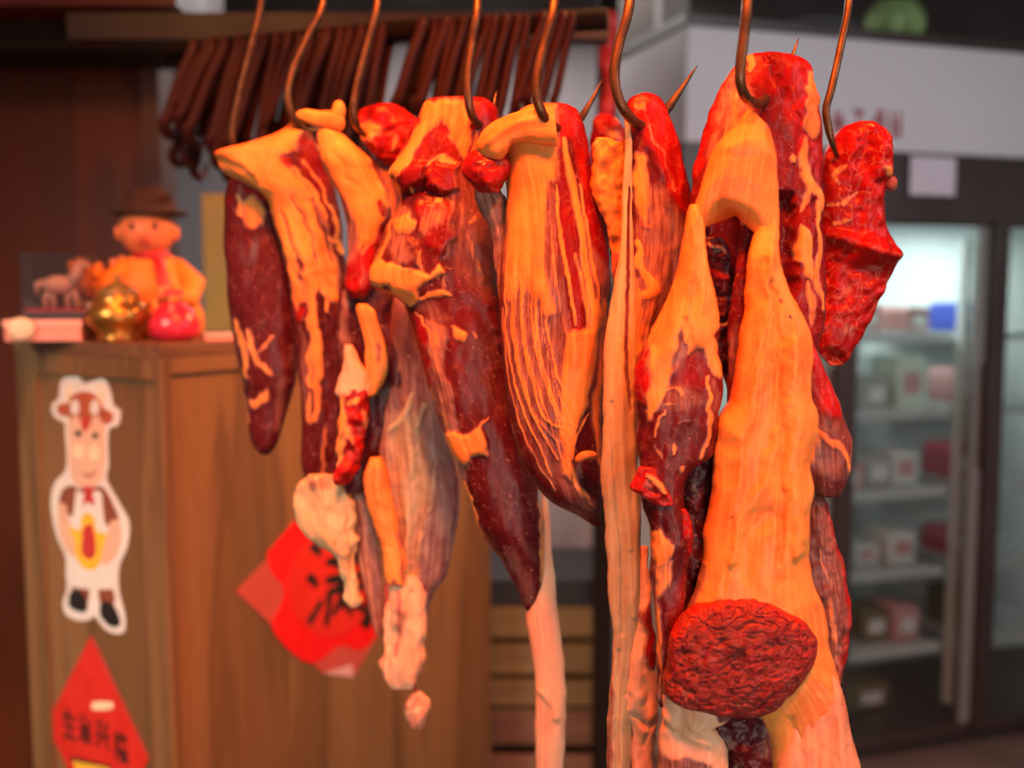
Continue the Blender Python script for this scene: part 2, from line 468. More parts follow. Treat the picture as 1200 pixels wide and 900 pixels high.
def strand(name, parent, Y, pts, radii, base=None, feats=(), amp=1.2, nsc=12.0, flat=1.0, fwd=0.0, mat=None, res=1.6):
    """a cord of tissue along photo points (x, y[, toward]) with a radius at each point"""
    _seed[0] += 1; seed = _seed[0]
    A = np.array([(q[0], q[1], q[2] if len(q) > 2 else 0.0, r) for q, r in zip(pts, radii)], float)
    D0 = catmull(A, 60 * len(A))
    L = np.r_[0, np.cumsum(np.linalg.norm(np.diff(D0[:, :3], axis=0), axis=1))]
    n = max(8, int(L[-1] / res)); t = np.linspace(0, L[-1], n)
    D = np.stack([np.interp(t, L, D0[:, c]) for c in range(4)], 1)
    # rounded ends
    e = np.minimum(t, L[-1] - t); rr = D[:, 3] * np.sqrt(np.clip(1 - (1 - np.clip(e / np.maximum(D[:, 3], 1e-6), 0, 1)) ** 2, 0.02, 1))
    tan = np.gradient(D[:, :3], axis=0); tan /= np.linalg.norm(tan, axis=1)[:, None] + 1e-9
    zf = np.array((0, 0, 1.0)); a = np.cross(zf, tan); a /= np.linalg.norm(a, axis=1)[:, None] + 1e-9
    b = np.cross(tan, a)
    M = 18; th = np.linspace(0, 2 * np.pi, M, endpoint=False)
    P = D[:, None, :3] + rr[:, None, None] * (a[:, None] * np.cos(th)[None, :, None] + flat * b[:, None] * np.sin(th)[None, :, None])
    P = P.reshape(-1, 3); X, Yp, Dp = P.T.copy()
    T, H = paint(X, Yp, base or {}, feats, seed, 1.5)
    no = (P - np.repeat(D[:, :3], M, 0)); no /= np.linalg.norm(no, axis=1)[:, None] + 1e-9
    l = amp * fbm(X / nsc, Yp / nsc, Dp / nsc + seed, seed, 3)
    X, Yp, Dp = (P + no * l[:, None]).T
    P3 = at_arr(X, Yp, Y - fwd * Y / F); P3[:, 1] -= Dp * Y / F
    fib = np.stack([np.tile(np.sin(th), n) * D[:, 3].mean() / 100, np.repeat(t, M) / 100, np.full(n * M, seed * 1.37)], 1)
    idx = np.arange(n * M).reshape(n, M); A_, B_ = idx[:-1], idx[1:]
    faces = np.stack([A_, B_, np.roll(B_, -1, 1), np.roll(A_, -1, 1)], -1).reshape(-1, 4)[:, ::-1].tolist()
    faces.append(idx[0].tolist()); faces.append(idx[-1][::-1].tolist())
    return finish(name, P3, faces, T, fib, mat or MEAT, parent)
# ------------------------------------------------------------------ the hanging cuts
def hook_depth(px):
    k = (px - 600) / F
    return 1.139 / (1 + 0.979 * k)

def cut_root(name, px, py, Y, label, cat):
    p = at(px, py, Y)
    return empty(name, tuple(p), label=label, cat=cat, group='cuts of beef hanging in the row')

# ---- first cut: fat capped flank with a dark lobe
Y1 = 1.40
r1 = cut_root('hanging_beef_flank', 345, 150, Y1, 'dark beef cut under a ribbed cream fat cap, nearest the gold post', 'meat')
body('lean_lobe', r1, Y1 + 0.03, [(203, 276, 300), (212, 268, 312), (235, 264, 326), (300, 264, 346), (350, 268, 350), (400, 276, 350), (450, 286, 345), (500, 290, 332), (522, 297, 326), (532, 306, 318)],
     {'d': 0.85}, [
        ('c', 'p', [(266, 203), (300, 203), (318, 235), (300, 240), (285, 238), (270, 240)], 6, 0.8),
        ('d', 's', [(270, 215), (300, 228)], 16, -0.9),
        ('f', 'p', [(293, 240), (303, 232), (316, 250), (312, 262), (299, 270), (294, 262)], 4, 0.9, 2),
        ('f', 's', [(283, 232), (288, 240), (290, 256)], 4, 0.65),
        ('f', 's', [(281, 378), (287, 398), (293, 408), (294, 440)], 4.5, 0.62, 1.5),
        ('f', 's', [(296, 388), (304, 408), (312, 424), (320, 436)], 3.5, 0.62, 1.5),
        ('f', 's', [(324, 392), (317, 402), (311, 412)], 2, 0.5),
        ('f', 'p', [(296, 466), (306, 468), (314, 458), (318, 452), (317, 466), (308, 476), (299, 478)], 3, 0.9, 2),
        ('f', 's', [(289, 460), (291, 495)], 2.5, 0.6), ('m', 's', [(335, 440), (328, 500)], 5, 0.5),
        ('m', 's', [(268, 370), (280, 420), (288, 470)], 4, 0.35),
     ], fd=34, amp=4, nsc=40)
body('fat_cap', r1, Y1, [(343, 136, 349, 137), (339, 148, 358, 147), (320, 159, 366, 157), (290, 169, 374, 168), (256, 178, 384, 183), (257, 190, 388, 196), (263, 202, 391, 212), (285, 216, 395, 232),
     (311, 232, 399, 255), (321, 262, 403, 288), (331, 300, 407, 320), (340, 345, 410, 355), (346, 400, 412, 400), (352, 450, 412, 450), (354, 500, 408, 500), (355, 548, 397, 550), (360, 570, 384, 572)],
     {'d': 0.7}, [
        ('f', 'p', [(252, 172), (300, 164), (345, 134), (356, 150), (352, 178), (336, 186), (345, 196), (366, 224), (384, 262), (396, 300), (402, 350), (392, 352), (382, 330), (372, 352), (362, 330), (352, 312), (340, 300), (326, 264), (311, 244), (308, 226), (258, 202)], 3, 0.95, 5),
        ('d', 'p', [(256, 184), (280, 195), (306, 210), (306, 232), (262, 205)], 3, 0.0, -7),
        ('m', 'p', [(256, 188), (285, 202), (312, 216), (322, 250), (310, 240), (300, 222), (262, 204)], 4, 0.55),
        ('f', 'p', [(254, 188), (285, 203), (310, 218), (316, 240), (300, 225), (258, 204)], 4, -0.45),
        ('f', 'p', [(335, 184), (347, 188), (352, 196), (345, 204), (336, 196)], 3, -0.9, -2), ('c', 'p', [(335, 184), (347, 188), (352, 196), (345, 204), (336, 196)], 3, 0.5),
        ('c', 'p', [(357, 164), (372, 168), (384, 205), (396, 240), (404, 290), (398, 300), (380, 245), (362, 205), (357, 180)], 4, 0.28),
        # cream ribs running down
        ('f', 's', [(340, 250), (356, 292), (366, 335), (372, 375), (376, 430), (374, 490)], 5.5, 1, 3),
        ('f', 's', [(325, 262), (342, 305), (352, 335), (358, 350)], 5, 0.9, 3),
        ('f', 's', [(362, 245), (376, 285), (386, 318), (396, 330)], 4.5, 0.9, 3),
        ('f', 's', [(352, 200), (372, 228), (386, 258)], 2.5, 0.8, 2), ('f', 's', [(362, 192), (380, 220), (392, 250), (397, 275)], 2, 0.7, 2),
        ('f', 's', [(372, 262), (398, 285)], 2.5, 0.7, 2), ('f', 's', [(396, 275), (403, 298)], 2, 0.7, 2),
        ('f', 's', [(354, 316), (368, 322), (380, 318)], 5, 0.9, 3),
        ('f', 's', [(372, 318), (384, 340), (390, 362)], 3, 0.7, 2),
        # muscle seams between the ribs
        ('f', 's', [(350, 232), (366, 268), (378, 308)], 2.5, -0.75, -3), ('f', 's', [(332, 250), (350, 292), (362, 330)], 2.5, -0.7, -3),
        ('f', 's', [(368, 236), (384, 272), (394, 305)], 2.5, -0.75, -3), ('f', 's', [(357, 305), (364, 318)], 3, -0.9, -2),
        ('f', 's', [(318, 250), (330, 280), (342, 312)], 2.2, -0.6, -2),
        ('f', 'p', [(343, 318), (352, 330), (357, 352), (353, 362), (346, 345)], 2.5, 0.9, 2), ('c', 's', [(350, 350), (357, 372)], 5, 0.7),
        ('f', 's', [(368, 400), (366, 440), (372, 455)], 4, 0.65, 1), ('f', 's', [(364, 458), (363, 478), (369, 494)], 3, 0.6, 1),
        ('m', 's', [(358, 380), (360, 480)], 4, 0.5), ('m', 's', [(396, 300), (404, 360), (402, 420)], 5, 0.3),
        ('f', 's', [(386, 500), (380, 545), (374, 570)], 3, 0.5), ('h', 's', [(384, 350), (388, 540)], 5, 0, -6),
     ], fd=30, amp=3, rag=1.0, fwd=10)

# ---- second cut: fat strip, red lump, membrane and tendon tail
Y2 = 1.285
r2 = cut_root('hanging_beef_skirt', 415, 150, Y2, 'ragged beef trim with a long translucent membrane and a tendon tail', 'meat')
body('fat_strip', r2, Y2, [(149, 378, 394), (158, 373, 404), (170, 374, 415), (180, 375, 427), (190, 377, 437), (208, 386, 446), (227, 396, 454), (247, 403, 458), (262, 407, 457), (280, 408, 452), (300, 408, 447), (320, 406, 443), (338, 406, 436), (350, 410, 428)],
     {'d': 0.3}, [
        ('f', 'p', [(372, 147), (397, 147), (412, 160), (432, 182), (446, 215), (455, 240), (450, 262), (436, 282), (424, 292), (418, 270), (408, 250), (395, 225), (380, 195), (372, 170)], 4, 1, 3),
        ('m', 'p', [(386, 205), (398, 212), (415, 250), (426, 272), (424, 295), (412, 310), (404, 290), (403, 250)], 5, 0.95), ('f', 'p', [(384, 205), (400, 222), (414, 250), (424, 276), (420, 300), (405, 300), (402, 250)], 5, -0.75),
        ('c', 'p', [(440, 225), (452, 232), (458, 250), (446, 285), (432, 290), (440, 262)], 5, 0.8), ('f', 's', [(446, 238), (448, 252)], 6, -0.8),
        ('c', 'p', [(424, 276), (436, 282), (447, 300), (442, 325), (432, 345), (416, 348), (405, 335), (410, 305)], 5, 0.9, 3),
        ('f', 's', [(440, 280), (428, 300)], 3, 0.6), ('f', 's', [(428, 305), (426, 335)], 1.8, 0.5),
        ('h', 's', [(395, 175), (412, 210), (432, 235)], 4, 0, -3),
     ], fd=22, amp=2.6, fwd=6)
body('upper_lean', r2, Y2 + 0.012, [(122, 442, 462), (129, 424, 476), (140, 419, 490), (150, 420, 496), (165, 424, 495), (180, 436, 488), (194, 452, 474)],
     {'c': 0.95}, [('f', 'p', [(420, 150), (436, 146), (453, 152), (445, 160), (440, 168), (422, 167)], 3, 1, 4), ('h', 's', [(440, 160), (470, 152), (492, 148)], 4, 0, -5), ('f', 's', [(466, 160), (460, 180)], 2, 0.5),
      ('d', 'p', [(430, 168), (445, 172), (456, 195), (440, 190)], 4, 0.8)], fd=26, amp=4, nsc=18)
body('side_lean', r2, Y2 + 0.03, [(158, 436, 460), (180, 428, 468), (215, 424, 474), (260, 426, 472), (300, 424, 468), (345, 420, 466), (365, 430, 455)], {'d': 0.6, 'm': 0.55}, [('f', 's', [(452, 200), (462, 230), (458, 270)], 6, 0.4)], fd=14, amp=3, fwd=4)
strand('fat_tab', r2, Y2, [(347, 132), (360, 136), (376, 140), (392, 143), (402, 152)], [4, 8, 10, 11, 8], {'f': 1.0}, fwd=14, flat=0.7)
strand('fat_tab', r2, Y2, [(397, 117), (397, 128), (393, 140), (388, 150)], [6, 8, 9, 7], {'f': 1.0}, fwd=12, flat=0.7)
body('lower_lean', r2, Y2 + 0.02, [(322, 404, 462), (340, 400, 468), (360, 397, 480), (400, 394, 492), (450, 394, 488), (500, 392, 466), (540, 386, 450), (575, 376, 436)],
     {'d': 1.0}, [('m', 's', [(409, 342), (406, 380), (407, 415), (414, 448)], 5, 0.9, 2), ('m', 's', [(425, 360), (440, 355)], 10, 0.25), ('m', 's', [(448, 345), (470, 372)], 10, 0.18),
      ('h', 'p', [(455, 340), (478, 350), (488, 400), (470, 410), (455, 380)], 8, 0, -14)], fd=20, amp=4)
body('fat_tongue', r2, Y2, [(356, 421, 431), (363, 418, 438), (375, 420, 442), (392, 424, 447), (410, 427, 453), (428, 428, 455), (442, 429, 451), (453, 432, 446), (462, 430, 440)],
     {'f': 1.0}, [('c', 's', [(443, 400), (444, 425), (440, 445)], 3, 0.9), ('f', 's', [(443, 405), (444, 425)], 2.5, -0.7, -2), ('f', 's', [(436, 425), (434, 450)], 2, -0.6, -2), ('m', 's', [(424, 380), (428, 420)], 3, 0.8)], fd=13, amp=2, fwd=10)
body('gristle', r2, Y2, [(404, 405, 413), (418, 403, 419), (430, 400, 426), (445, 397, 434), (458, 394, 438), (468, 399, 432)],
     {'f': 0.75, 'm': 0.8}, [('f', 's', [(396, 462), (425, 456)], 6, 1, 3), ('m', 's', [(415, 415), (425, 440)], 8, 1)], fd=11, amp=3, nsc=14, fwd=12, rag=2, mat=MEAT_PALE)
body('torn_lean', r2, Y2, [(456, 403, 430), (466, 397, 431), (480, 397, 431), (498, 397, 430), (520, 395, 428), (540, 394, 425), (555, 389, 418), (567, 392, 408)],
     {'c': 1.0}, [('f', 's', [(399, 462), (402, 490), (400, 520), (397, 545)], 5, 0.95, 3), ('f', 's', [(411, 500), (414, 518)], 3, 0.8, 2), ('f', 's', [(420, 465), (412, 472)], 4, 0.7), ('f', 's', [(426, 480), (427, 500)], 2, 0.6),
      ('h', 's', [(412, 520), (420, 545)], 4, 0, -5)], fd=17, amp=5, nsc=12, fwd=14, rag=2.5)
strand('fat_fringe', r2, Y2, [(449, 436, 8), (443, 446, 12), (438, 456, 14), (433, 464, 14)], [4, 6, 7, 4], {'f': 0.75, 'c': 0.8}, [('f', 's', [(440, 445), (436, 458)], 3, -0.4)], amp=2.5, nsc=8)
body('membrane', r2, Y2 + 0.012, [(335, 466, 476), (355, 460, 488), (385, 456, 494), (420, 452, 501), (450, 450, 508), (480, 446, 516), (520, 442, 529), (560, 445, 539), (600, 446, 539), (640, 449, 531), (672, 455, 522), (690, 458, 510), (710, 462, 504), (735, 464, 502), (752, 468, 498)],
     {'m': 1.0}, [('f', 'p', [(448, 480), (470, 470), (500, 480), (515, 560), (500, 660), (490, 720), (470, 720), (455, 620), (444, 540)], 14, 0.5),
        ('f', 's', [(484, 462), (468, 490), (456, 502)], 4, 0.9, 3), ('f', 's', [(498, 470), (486, 520), (480, 600), (476, 680)], 4, 0.55, 4), ('f', 's', [(512, 540), (502, 600), (492, 650)], 4, 0.5, 3),
        ('h', 's', [(470, 440), (466, 520), (470, 620)], 6, 0, -5), ('h', 's', [(492, 500), (490, 600), (484, 680)], 5, 0, -5), ('c', 'p', [(514, 540), (535, 545), (535, 600), (518, 612)], 9, 0.35), ('m', 'p', [(514, 540), (535, 545), (535, 600), (518, 612)], 9, -0.4),
        ('d', 'p', [(455, 360), (490, 372), (500, 430), (480, 440), (456, 410)], 14, 0.9), ('m', 'p', [(455, 360), (490, 372), (492, 420), (474, 430), (456, 400)], 14, -0.6)],  # dark patch paints in the shade of the cavity behind
     fd=16, bd=4, amp=3, nsc=34, rag=1.4, mat=MEAT_TAN)
body('leg_bone', r2, Y2, [(536, 434, 448), (552, 428, 455), (575, 426, 459), (598, 432, 464), (620, 441, 468), (645, 449, 473), (668, 452, 477), (684, 457, 476)], {'f': 0.95}, [('m', 'p', [(430, 545), (450, 540), (453, 562), (440, 574), (429, 566)], 4, 0.9, 3), ('f', 'p', [(430, 545), (450, 540), (453, 562), (440, 574)], 5, -0.4), ('c', 's', [(462, 590), (470, 640), (474, 680)], 3, 0.7), ('f', 's', [(463, 595), (471, 640), (475, 680)], 3, -0.6, -2), ('h', 's', [(446, 590), (456, 640)], 4, 0, -4), ('c', 's', [(462, 674), (468, 684)], 4, 0.9), ('f', 's', [(462, 676), (468, 686)], 4, -0.8)], fd=12, amp=2.5, nsc=20, rag=2.2, fwd=14, mat=MEAT_SMOOTH)
body('knuckle', r2, Y2, [(560, 437, 455), (574, 437, 452), (584, 442, 450)], {'f': 0.8, 'm': 0.6}, [], fd=7, amp=2, fwd=18, mat=MEAT_PALE)
body('tendon_tail', r2, Y2, [(672, 462, 486), (690, 455, 498), (712, 451, 501), (738, 450, 500), (760, 449, 497), (778, 446, 497), (792, 449, 492), (805, 456, 486)],
     {'f': 0.75}, [('c', 's', [(465, 680), (470, 712), (471, 742), (464, 772)], 6, 0.9, 3), ('f', 's', [(468, 690), (472, 730), (466, 765)], 5, -0.6), ('h', 's', [(484, 690), (480, 740), (486, 790)], 4, 0, -6), ('h', 's', [(458, 712), (460, 760)], 4, 0, -5),
      ('c', 'p', [(478, 760), (496, 766), (488, 800), (470, 800)], 6, 0.45)], fd=16, amp=5, nsc=13, rag=2.6, fwd=4, mat=MEAT_PALE)
strand('sinew', r2, Y2, [(485, 798, 4), (488, 808, 5), (489, 818, 5)], [3, 1.8, 3], {'c': 0.6})
body('scrap', r2, Y2, [(812, 483, 495), (820, 476, 502), (830, 473, 502), (842, 476, 498), (853, 483, 493)], {'c': 0.55, 'f': 0.45}, [('f', 's', [(480, 830), (492, 825)], 4, 0.8), ('h', 's', [(486, 820), (484, 846)], 3, 0, -4), ('c', 'p', [(470, 818), (500, 816), (500, 850), (478, 852)], 8, 0.8)], fd=12, amp=4, nsc=9, rag=2, fwd=4, mat=MEAT_PALE)
body('cream_trim', r2, Y2 + 0.015, [(556, 362, 392), (568, 353, 404), (585, 349, 414), (605, 347, 416), (622, 352, 417), (638, 374, 417), (650, 392, 417), (668, 400, 419), (688, 405, 421), (702, 406, 425), (710, 411, 421)],
     {'f': 0.95, 'm': 0.5}, [('h', 's', [(385, 560), (392, 600), (402, 640)], 6, 0, -6), ('h', 's', [(366, 575), (372, 612)], 6, 0, -4), ('c', 's', [(350, 610), (362, 622)], 6, 0.4), ('h', 's', [(376, 566), (380, 600), (396, 634)], 3, 0, -4), ('h', 's', [(404, 575), (410, 640), (414, 690)], 3, 0, -4), ('f', 'p', [(358, 556), (400, 556), (392, 575), (362, 576)], 6, -0.6)], fd=13, amp=5, nsc=14, rag=4.5, fwd=8, mat=MEAT_TAN)
body('silver_skin', r2, Y2 + 0.02, [(560, 414, 428), (580, 412, 434), (610, 414, 442), (650, 419, 447), (690, 426, 451), (720, 433, 451), (742, 440, 449)], {'m': 1.0, 'f': 0.3}, [('c', 's', [(436, 725), (446, 740)], 7, 0.6), ('m', 's', [(438, 728), (446, 742)], 6, -0.5)], fd=9, amp=2, mat=MEAT_TAN)

# ---- third cut: shank with its bare shin bone
Y3 = 1.175
r3 = cut_root('hanging_beef_shank', 555, 140, Y3, 'long dark red beef shank ending in a bare pale shin bone', 'meat')
body('shank_lean', r3, Y3, [(118, 500, 574), (128, 494, 582), (150, 484, 585), (170, 474, 584), (190, 462, 580), (204, 454, 575), (218, 461, 572), (232, 468, 574), (246, 464, 576), (262, 454, 578), (280, 447, 580), (300, 440, 583), (320, 434, 586), (336, 438, 588), (350, 466, 590),
     (370, 478, 593), (400, 486, 598), (430, 495, 602), (453, 502, 606), (487, 513, 612), (520, 525, 620), (560, 540, 628), (600, 554, 634), (620, 562, 636), (650, 584, 638), (680, 602, 638), (700, 612, 634), (714, 617, 626)],
     {'d': 0.35}, [
        ('c', 'p', [(490, 118), (586, 115), (588, 160), (575, 200), (560, 215), (520, 230), (470, 230), (452, 205)], 10, 0.34),
        ('f', 'p', [(496, 116), (511, 127), (520, 121), (546, 125), (552, 150), (553, 170), (546, 192), (540, 180), (532, 160), (520, 148), (505, 158), (490, 178), (472, 207), (455, 207), (458, 196), (480, 170), (496, 148)], 3, 1, 4),
        ('c', 'p', [(556, 116), (586, 115), (586, 150), (566, 140)], 5, 1), ('f', 's', [(560, 160), (556, 200), (552, 215)], 4, 0.55),
        ('f', 's', [(530, 165), (548, 180)], 5, 0.5), ('f', 's', [(516, 188), (532, 196)], 4, 0.55, 1), ('f', 's', [(500, 200), (512, 188), (525, 184)], 2, 0.5),
        ('c', 'p', [(464, 215), (485, 192), (502, 196), (500, 216), (485, 222), (470, 226)], 4, 0.55, 9), ('c', 'p', [(502, 210), (512, 194), (536, 200), (538, 224), (520, 230), (504, 226)], 4, 0.45, 8),
        ('h', 's', [(478, 228), (498, 224), (520, 232)], 5, 0, -12), ('d', 's', [(480, 228), (520, 233)], 5, 0.9), ('h', 's', [(502, 200), (500, 224)], 3, 0, -6),  # dark stroke paints shade into the gap below the lumps
        ('f', 's', [(513, 240), (518, 236)], 3, 0.8, 2), ('f', 's', [(484, 222), (486, 228)], 2, 0.9, 1),
        ('c', 'p', [(490, 240), (530, 242), (533, 278), (520, 302), (505, 292), (494, 272)], 5, 0.5, 5), ('f', 'p', [(508, 244), (530, 246), (530, 270), (512, 268), (498, 280), (490, 270)], 6, 0.38),
        ('m', 'p', [(470, 240), (489, 252), (478, 280), (490, 306), (475, 312), (455, 292), (446, 302), (440, 312), (450, 275)], 5, 0.9),
        ('f', 'p', [(466, 259), (480, 250), (488, 262), (484, 276), (468, 276)], 3, 1, 5), ('f', 's', [(445, 305), (452, 285), (466, 258)], 3, 0.7),
        ('f', 'p', [(431, 320), (446, 303), (468, 310), (484, 318), (507, 323), (519, 312), (523, 321), (503, 330), (490, 338), (488, 356), (482, 359), (467, 345), (461, 334), (447, 334), (436, 331)], 2.5, 1, 8),
        ('d', 'p', [(473, 288), (482, 278), (494, 290), (496, 312), (486, 320), (474, 308)], 4, 0.7, 6), ('f', 's', [(496, 298), (498, 318)], 2, 0.5),
        ('m', 's', [(536, 200), (533, 235), (533, 275), (528, 300)], 3, 0.8, 1.5), ('m', 'p', [(538, 200), (572, 235), (588, 330), (570, 350), (540, 320), (530, 280)], 10, 0.45), ('f', 's', [(540, 240), (550, 280), (566, 330)], 3, 0.3),
        ('f', 's', [(492, 350), (506, 346), (520, 343), (532, 346)], 2.5, 0.7, 2), ('f', 's', [(522, 320), (524, 340)], 2, 0.4), ('m', 'p', [(490, 355), (510, 350), (530, 375), (510, 378)], 5, 0.6),
        ('m', 'p', [(500, 372), (522, 380), (526, 396), (520, 420), (527, 450), (535, 480), (541, 500), (546, 520), (553, 535), (546, 560), (562, 622), (552, 604), (538, 560), (526, 540), (512, 490), (504, 455), (508, 420), (502, 395)], 3, 1, 3),
        ('f', 'p', [(503, 378), (520, 384), (516, 420), (520, 455), (530, 490), (525, 500), (512, 470), (508, 430)], 6, 0.42),
        ('c', 'p', [(474, 350), (484, 364), (499, 380), (508, 402), (510, 430), (506, 455), (490, 432), (478, 392)], 3, 0.8, 2), ('f', 's', [(492, 366), (503, 385), (506, 400)], 1.8, 0.6),
        ('f', 'p', [(522, 508), (540, 503), (552, 503), (565, 497), (574, 516), (570, 526), (552, 530), (548, 540), (540, 536), (528, 522)], 2.2, 1, 8), ('f', 's', [(562, 500), (568, 492), (574, 485)], 1.6, 0.8, 2),
        ('f', 'p', [(530, 383), (546, 388), (543, 399), (536, 396)], 2, 1, 4), ('f', 's', [(556, 388), (562, 396)], 2, 0.5), ('f', 's', [(544, 560), (554, 592), (562, 616), (572, 640)], 1.8, 0.9, 2),
        ('f', 's', [(505, 452), (530, 505)], 3, 0.4), ('m', 's', [(596, 640), (610, 668), (622, 700)], 7, 0.4), ('m', 's', [(610, 625), (628, 650)], 5, 0.3), ('f', 's', [(632, 580), (636, 640), (634, 690)], 2.5, 0.6),
        ('h', 's', [(560, 260), (575, 330), (592, 400)], 14, 0, 5), ('m', 'p', [(555, 380), (580, 400), (590, 480), (570, 480), (555, 440)], 14, 0.16),
     ], fd=44, amp=3.0, nsc=38, fwd=0, res=1.9)
body('shin_bone', r3, Y3, [(540, 630, 637), (590, 634, 643), (620, 633, 646), (651, 628, 648), (685, 620, 651), (705, 617, 653), (722, 616, 655), (760, 622, 659), (800, 626, 663), (850, 627, 663), (900, 628, 661), (945, 629, 660), (975, 632, 657)],
     {'f': 1.0}, [('m', 's', [(630, 802), (640, 812), (648, 828), (652, 838)], 3, 1, 4), ('f', 's', [(632, 808), (640, 818), (648, 832)], 2, -0.4, -1), ('c', 's', [(640, 842), (648, 838)], 3, 0.6), ('f', 's', [(640, 845), (649, 838)], 3, -0.4), ('f', 's', [(648, 712), (654, 722)], 3, -0.35)],
     fd=17, amp=1.6, nsc=22, rag=0.5, fwd=-4, mat=MEAT_PALE)

# ---- fourth cut: round muscle with fibrous fat
Y4 = 1.085
r4 = cut_root('hanging_beef_round', 640, 140, Y4, 'plump teardrop beef muscle streaked with fibrous orange fat and tapering to a point', 'meat')
body('round_lean', r4, Y4, [(124, 622, 668), (130, 608, 676), (145, 598, 683), (165, 594, 689), (190, 593, 695), (233, 595, 706), (273, 591, 713), (313, 587, 717), (340, 585, 718), (397, 587, 714), (440, 590, 711), (473, 595, 709), (500, 600, 708), (530, 607, 707), (560, 621, 707), (587, 645, 706), (603, 676, 705), (617, 697, 704)],
     {'d': 0.25}, [
        ('c', 'p', [(646, 122), (674, 122), (684, 145), (702, 210), (714, 270), (719, 330), (700, 335), (685, 270), (676, 220), (670, 170), (660, 165), (655, 190), (648, 180)], 4, 0.85),
        ('f', 'p', [(596, 150), (618, 124), (648, 128), (651, 170), (649, 216), (641, 214), (637, 250), (635, 300), (641, 335), (650, 365), (640, 370), (630, 350), (620, 340), (612, 322), (604, 340), (597, 350), (594, 310), (594, 250), (593, 200)], 6, 1, 4),
        ('f', 's', [(595, 296), (592, 375), (600, 430), (616, 485), (646, 552)], 1.2, 0.85, 2.2), ('f', 's', [(602, 308), (600, 375), (608, 430), (625, 485), (652, 534)], 1.7, 0.75, 2.2), ('f', 's', [(604, 320), (603, 375), (611, 430), (628, 485), (654, 516)], 0.9, 0.62, 2.2), ('f', 's', [(611, 296), (611, 375), (620, 430), (636, 485), (660, 498)], 1.5, 0.80, 2.2), ('f', 's', [(613, 308), (613, 375), (623, 430), (640, 485), (662, 552)], 1.1, 0.68, 2.2), ('f', 's', [(622, 320), (623, 375), (633, 430), (650, 485), (670, 534)], 1.2, 0.85, 2.2), ('f', 's', [(624, 296), (627, 375), (637, 430), (654, 485), (673, 516)], 1.7, 0.75, 2.2), ('f', 's', [(631, 308), (634, 375), (645, 430), (663, 485), (678, 498)], 0.9, 0.62, 2.2), ('f', 's', [(635, 320), (639, 375), (650, 430), (668, 485), (682, 552)], 1.5, 0.80, 2.2), ('f', 's', [(588, 360), (596, 440), (616, 510), (650, 570)], 1.2, 0.55, 1),
        ('m', 'p', [(596, 340), (640, 330), (664, 430), (664, 500), (676, 560), (640, 520), (610, 450)], 8, 0.8),
        ('m', 'p', [(588, 330), (610, 330), (640, 460), (690, 570), (700, 605), (680, 600), (630, 540), (596, 460)], 8, 0.5),
        ('m', 'p', [(637, 225), (648, 215), (653, 300), (662, 360), (672, 420), (656, 445), (645, 380), (637, 330)], 4, 0.75),
        ('f', 's', [(650, 220), (655, 280), (666, 340), (672, 380)], 2.2, 0.8, 2), ('f', 's', [(642, 250), (650, 330), (664, 400)], 1.5, 0.5, 1),
        ('c', 'p', [(650, 190), (662, 190), (673, 240), (680, 300), (682, 380), (670, 400), (662, 340), (653, 280)], 4, 0.42, 3),
        ('f', 's', [(660, 168), (664, 200), (673, 245), (682, 300), (691, 350), (697, 392)], 4, 0.85, 2), ('f', 's', [(676, 220), (690, 300), (700, 350)], 2.5, 0.6, 1.5),
        ('f', 's', [(672, 300), (684, 350), (690, 390)], 3, 0.6, 1),
        ('m', 'p', [(690, 290), (717, 320), (713, 400), (706, 480), (707, 565), (700, 545), (690, 480), (697, 420)], 5, 0.9), ('f', 's', [(706, 350), (702, 430), (697, 490), (704, 555)], 6, 0.55, 1),
        ('f', 'p', [(664, 390), (690, 384), (692, 360), (697, 348), (704, 370), (696, 410), (686, 470), (677, 488), (670, 520), (668, 557), (659, 548), (655, 505), (656, 460), (659, 420)], 4, 1, 6),
        ('f', 'p', [(690, 478), (684, 484), (671, 510), (666, 535), (674, 562), (694, 580), (703, 565), (696, 520)], 3, -1, -4), ('m', 'p', [(690, 478), (684, 484), (671, 510), (666, 535), (674, 562), (694, 580), (703, 565), (696, 520)], 3, -0.9), ('d', 'p', [(690, 478), (684, 484), (671, 510), (666, 535), (674, 562), (694, 580), (703, 565), (696, 520)], 3, 0.9),
        ('f', 's', [(688, 482), (672, 510), (667, 532)], 1.6, 0.7, 1.5), ('f', 's', [(667, 540), (676, 565), (690, 580)], 4, 0.5), ('f', 's', [(680, 575), (695, 590)], 5, 0.35),
        ('h', 's', [(656, 180), (666, 240), (676, 320)], 3, 0, -3), ('h', 's', [(652, 240), (658, 320), (672, 400)], 3, 0, -3),
     ], fd=48, amp=3, nsc=40, rag=0.8, res=1.5, warp=1.2)
body('fat_flap', r4, Y4, [(648, 122, 652, 172), (628, 123, 634, 170), (610, 129, 616, 167), (592, 136, 600, 170), (576, 143, 594, 181), (565, 153, 586, 186), (558, 166, 576, 186), (559, 178, 567, 183)],
     {'f': 1.0}, [('h', 's', [(640, 140), (600, 150), (570, 170)], 5, 0, 4), ('d', 's', [(590, 176), (606, 168)], 3, 0.2)], fd=16, amp=3, nsc=16, fwd=40, tilt=[4, 2, 0, -4, -8, -12], mat=MEAT_SMOOTH)
body('lean_knob', r4, Y4, [(172, 562, 588), (182, 548, 596), (196, 542, 600), (208, 545, 597), (218, 554, 590), (226, 564, 584)], {'c': 0.7, 'd': 0.3}, [('f', 's', [(560, 192), (566, 194)], 2, 0.7), ('h', 's', [(556, 200), (590, 196)], 4, 0, -3)], fd=24, amp=3, nsc=14, fwd=18)
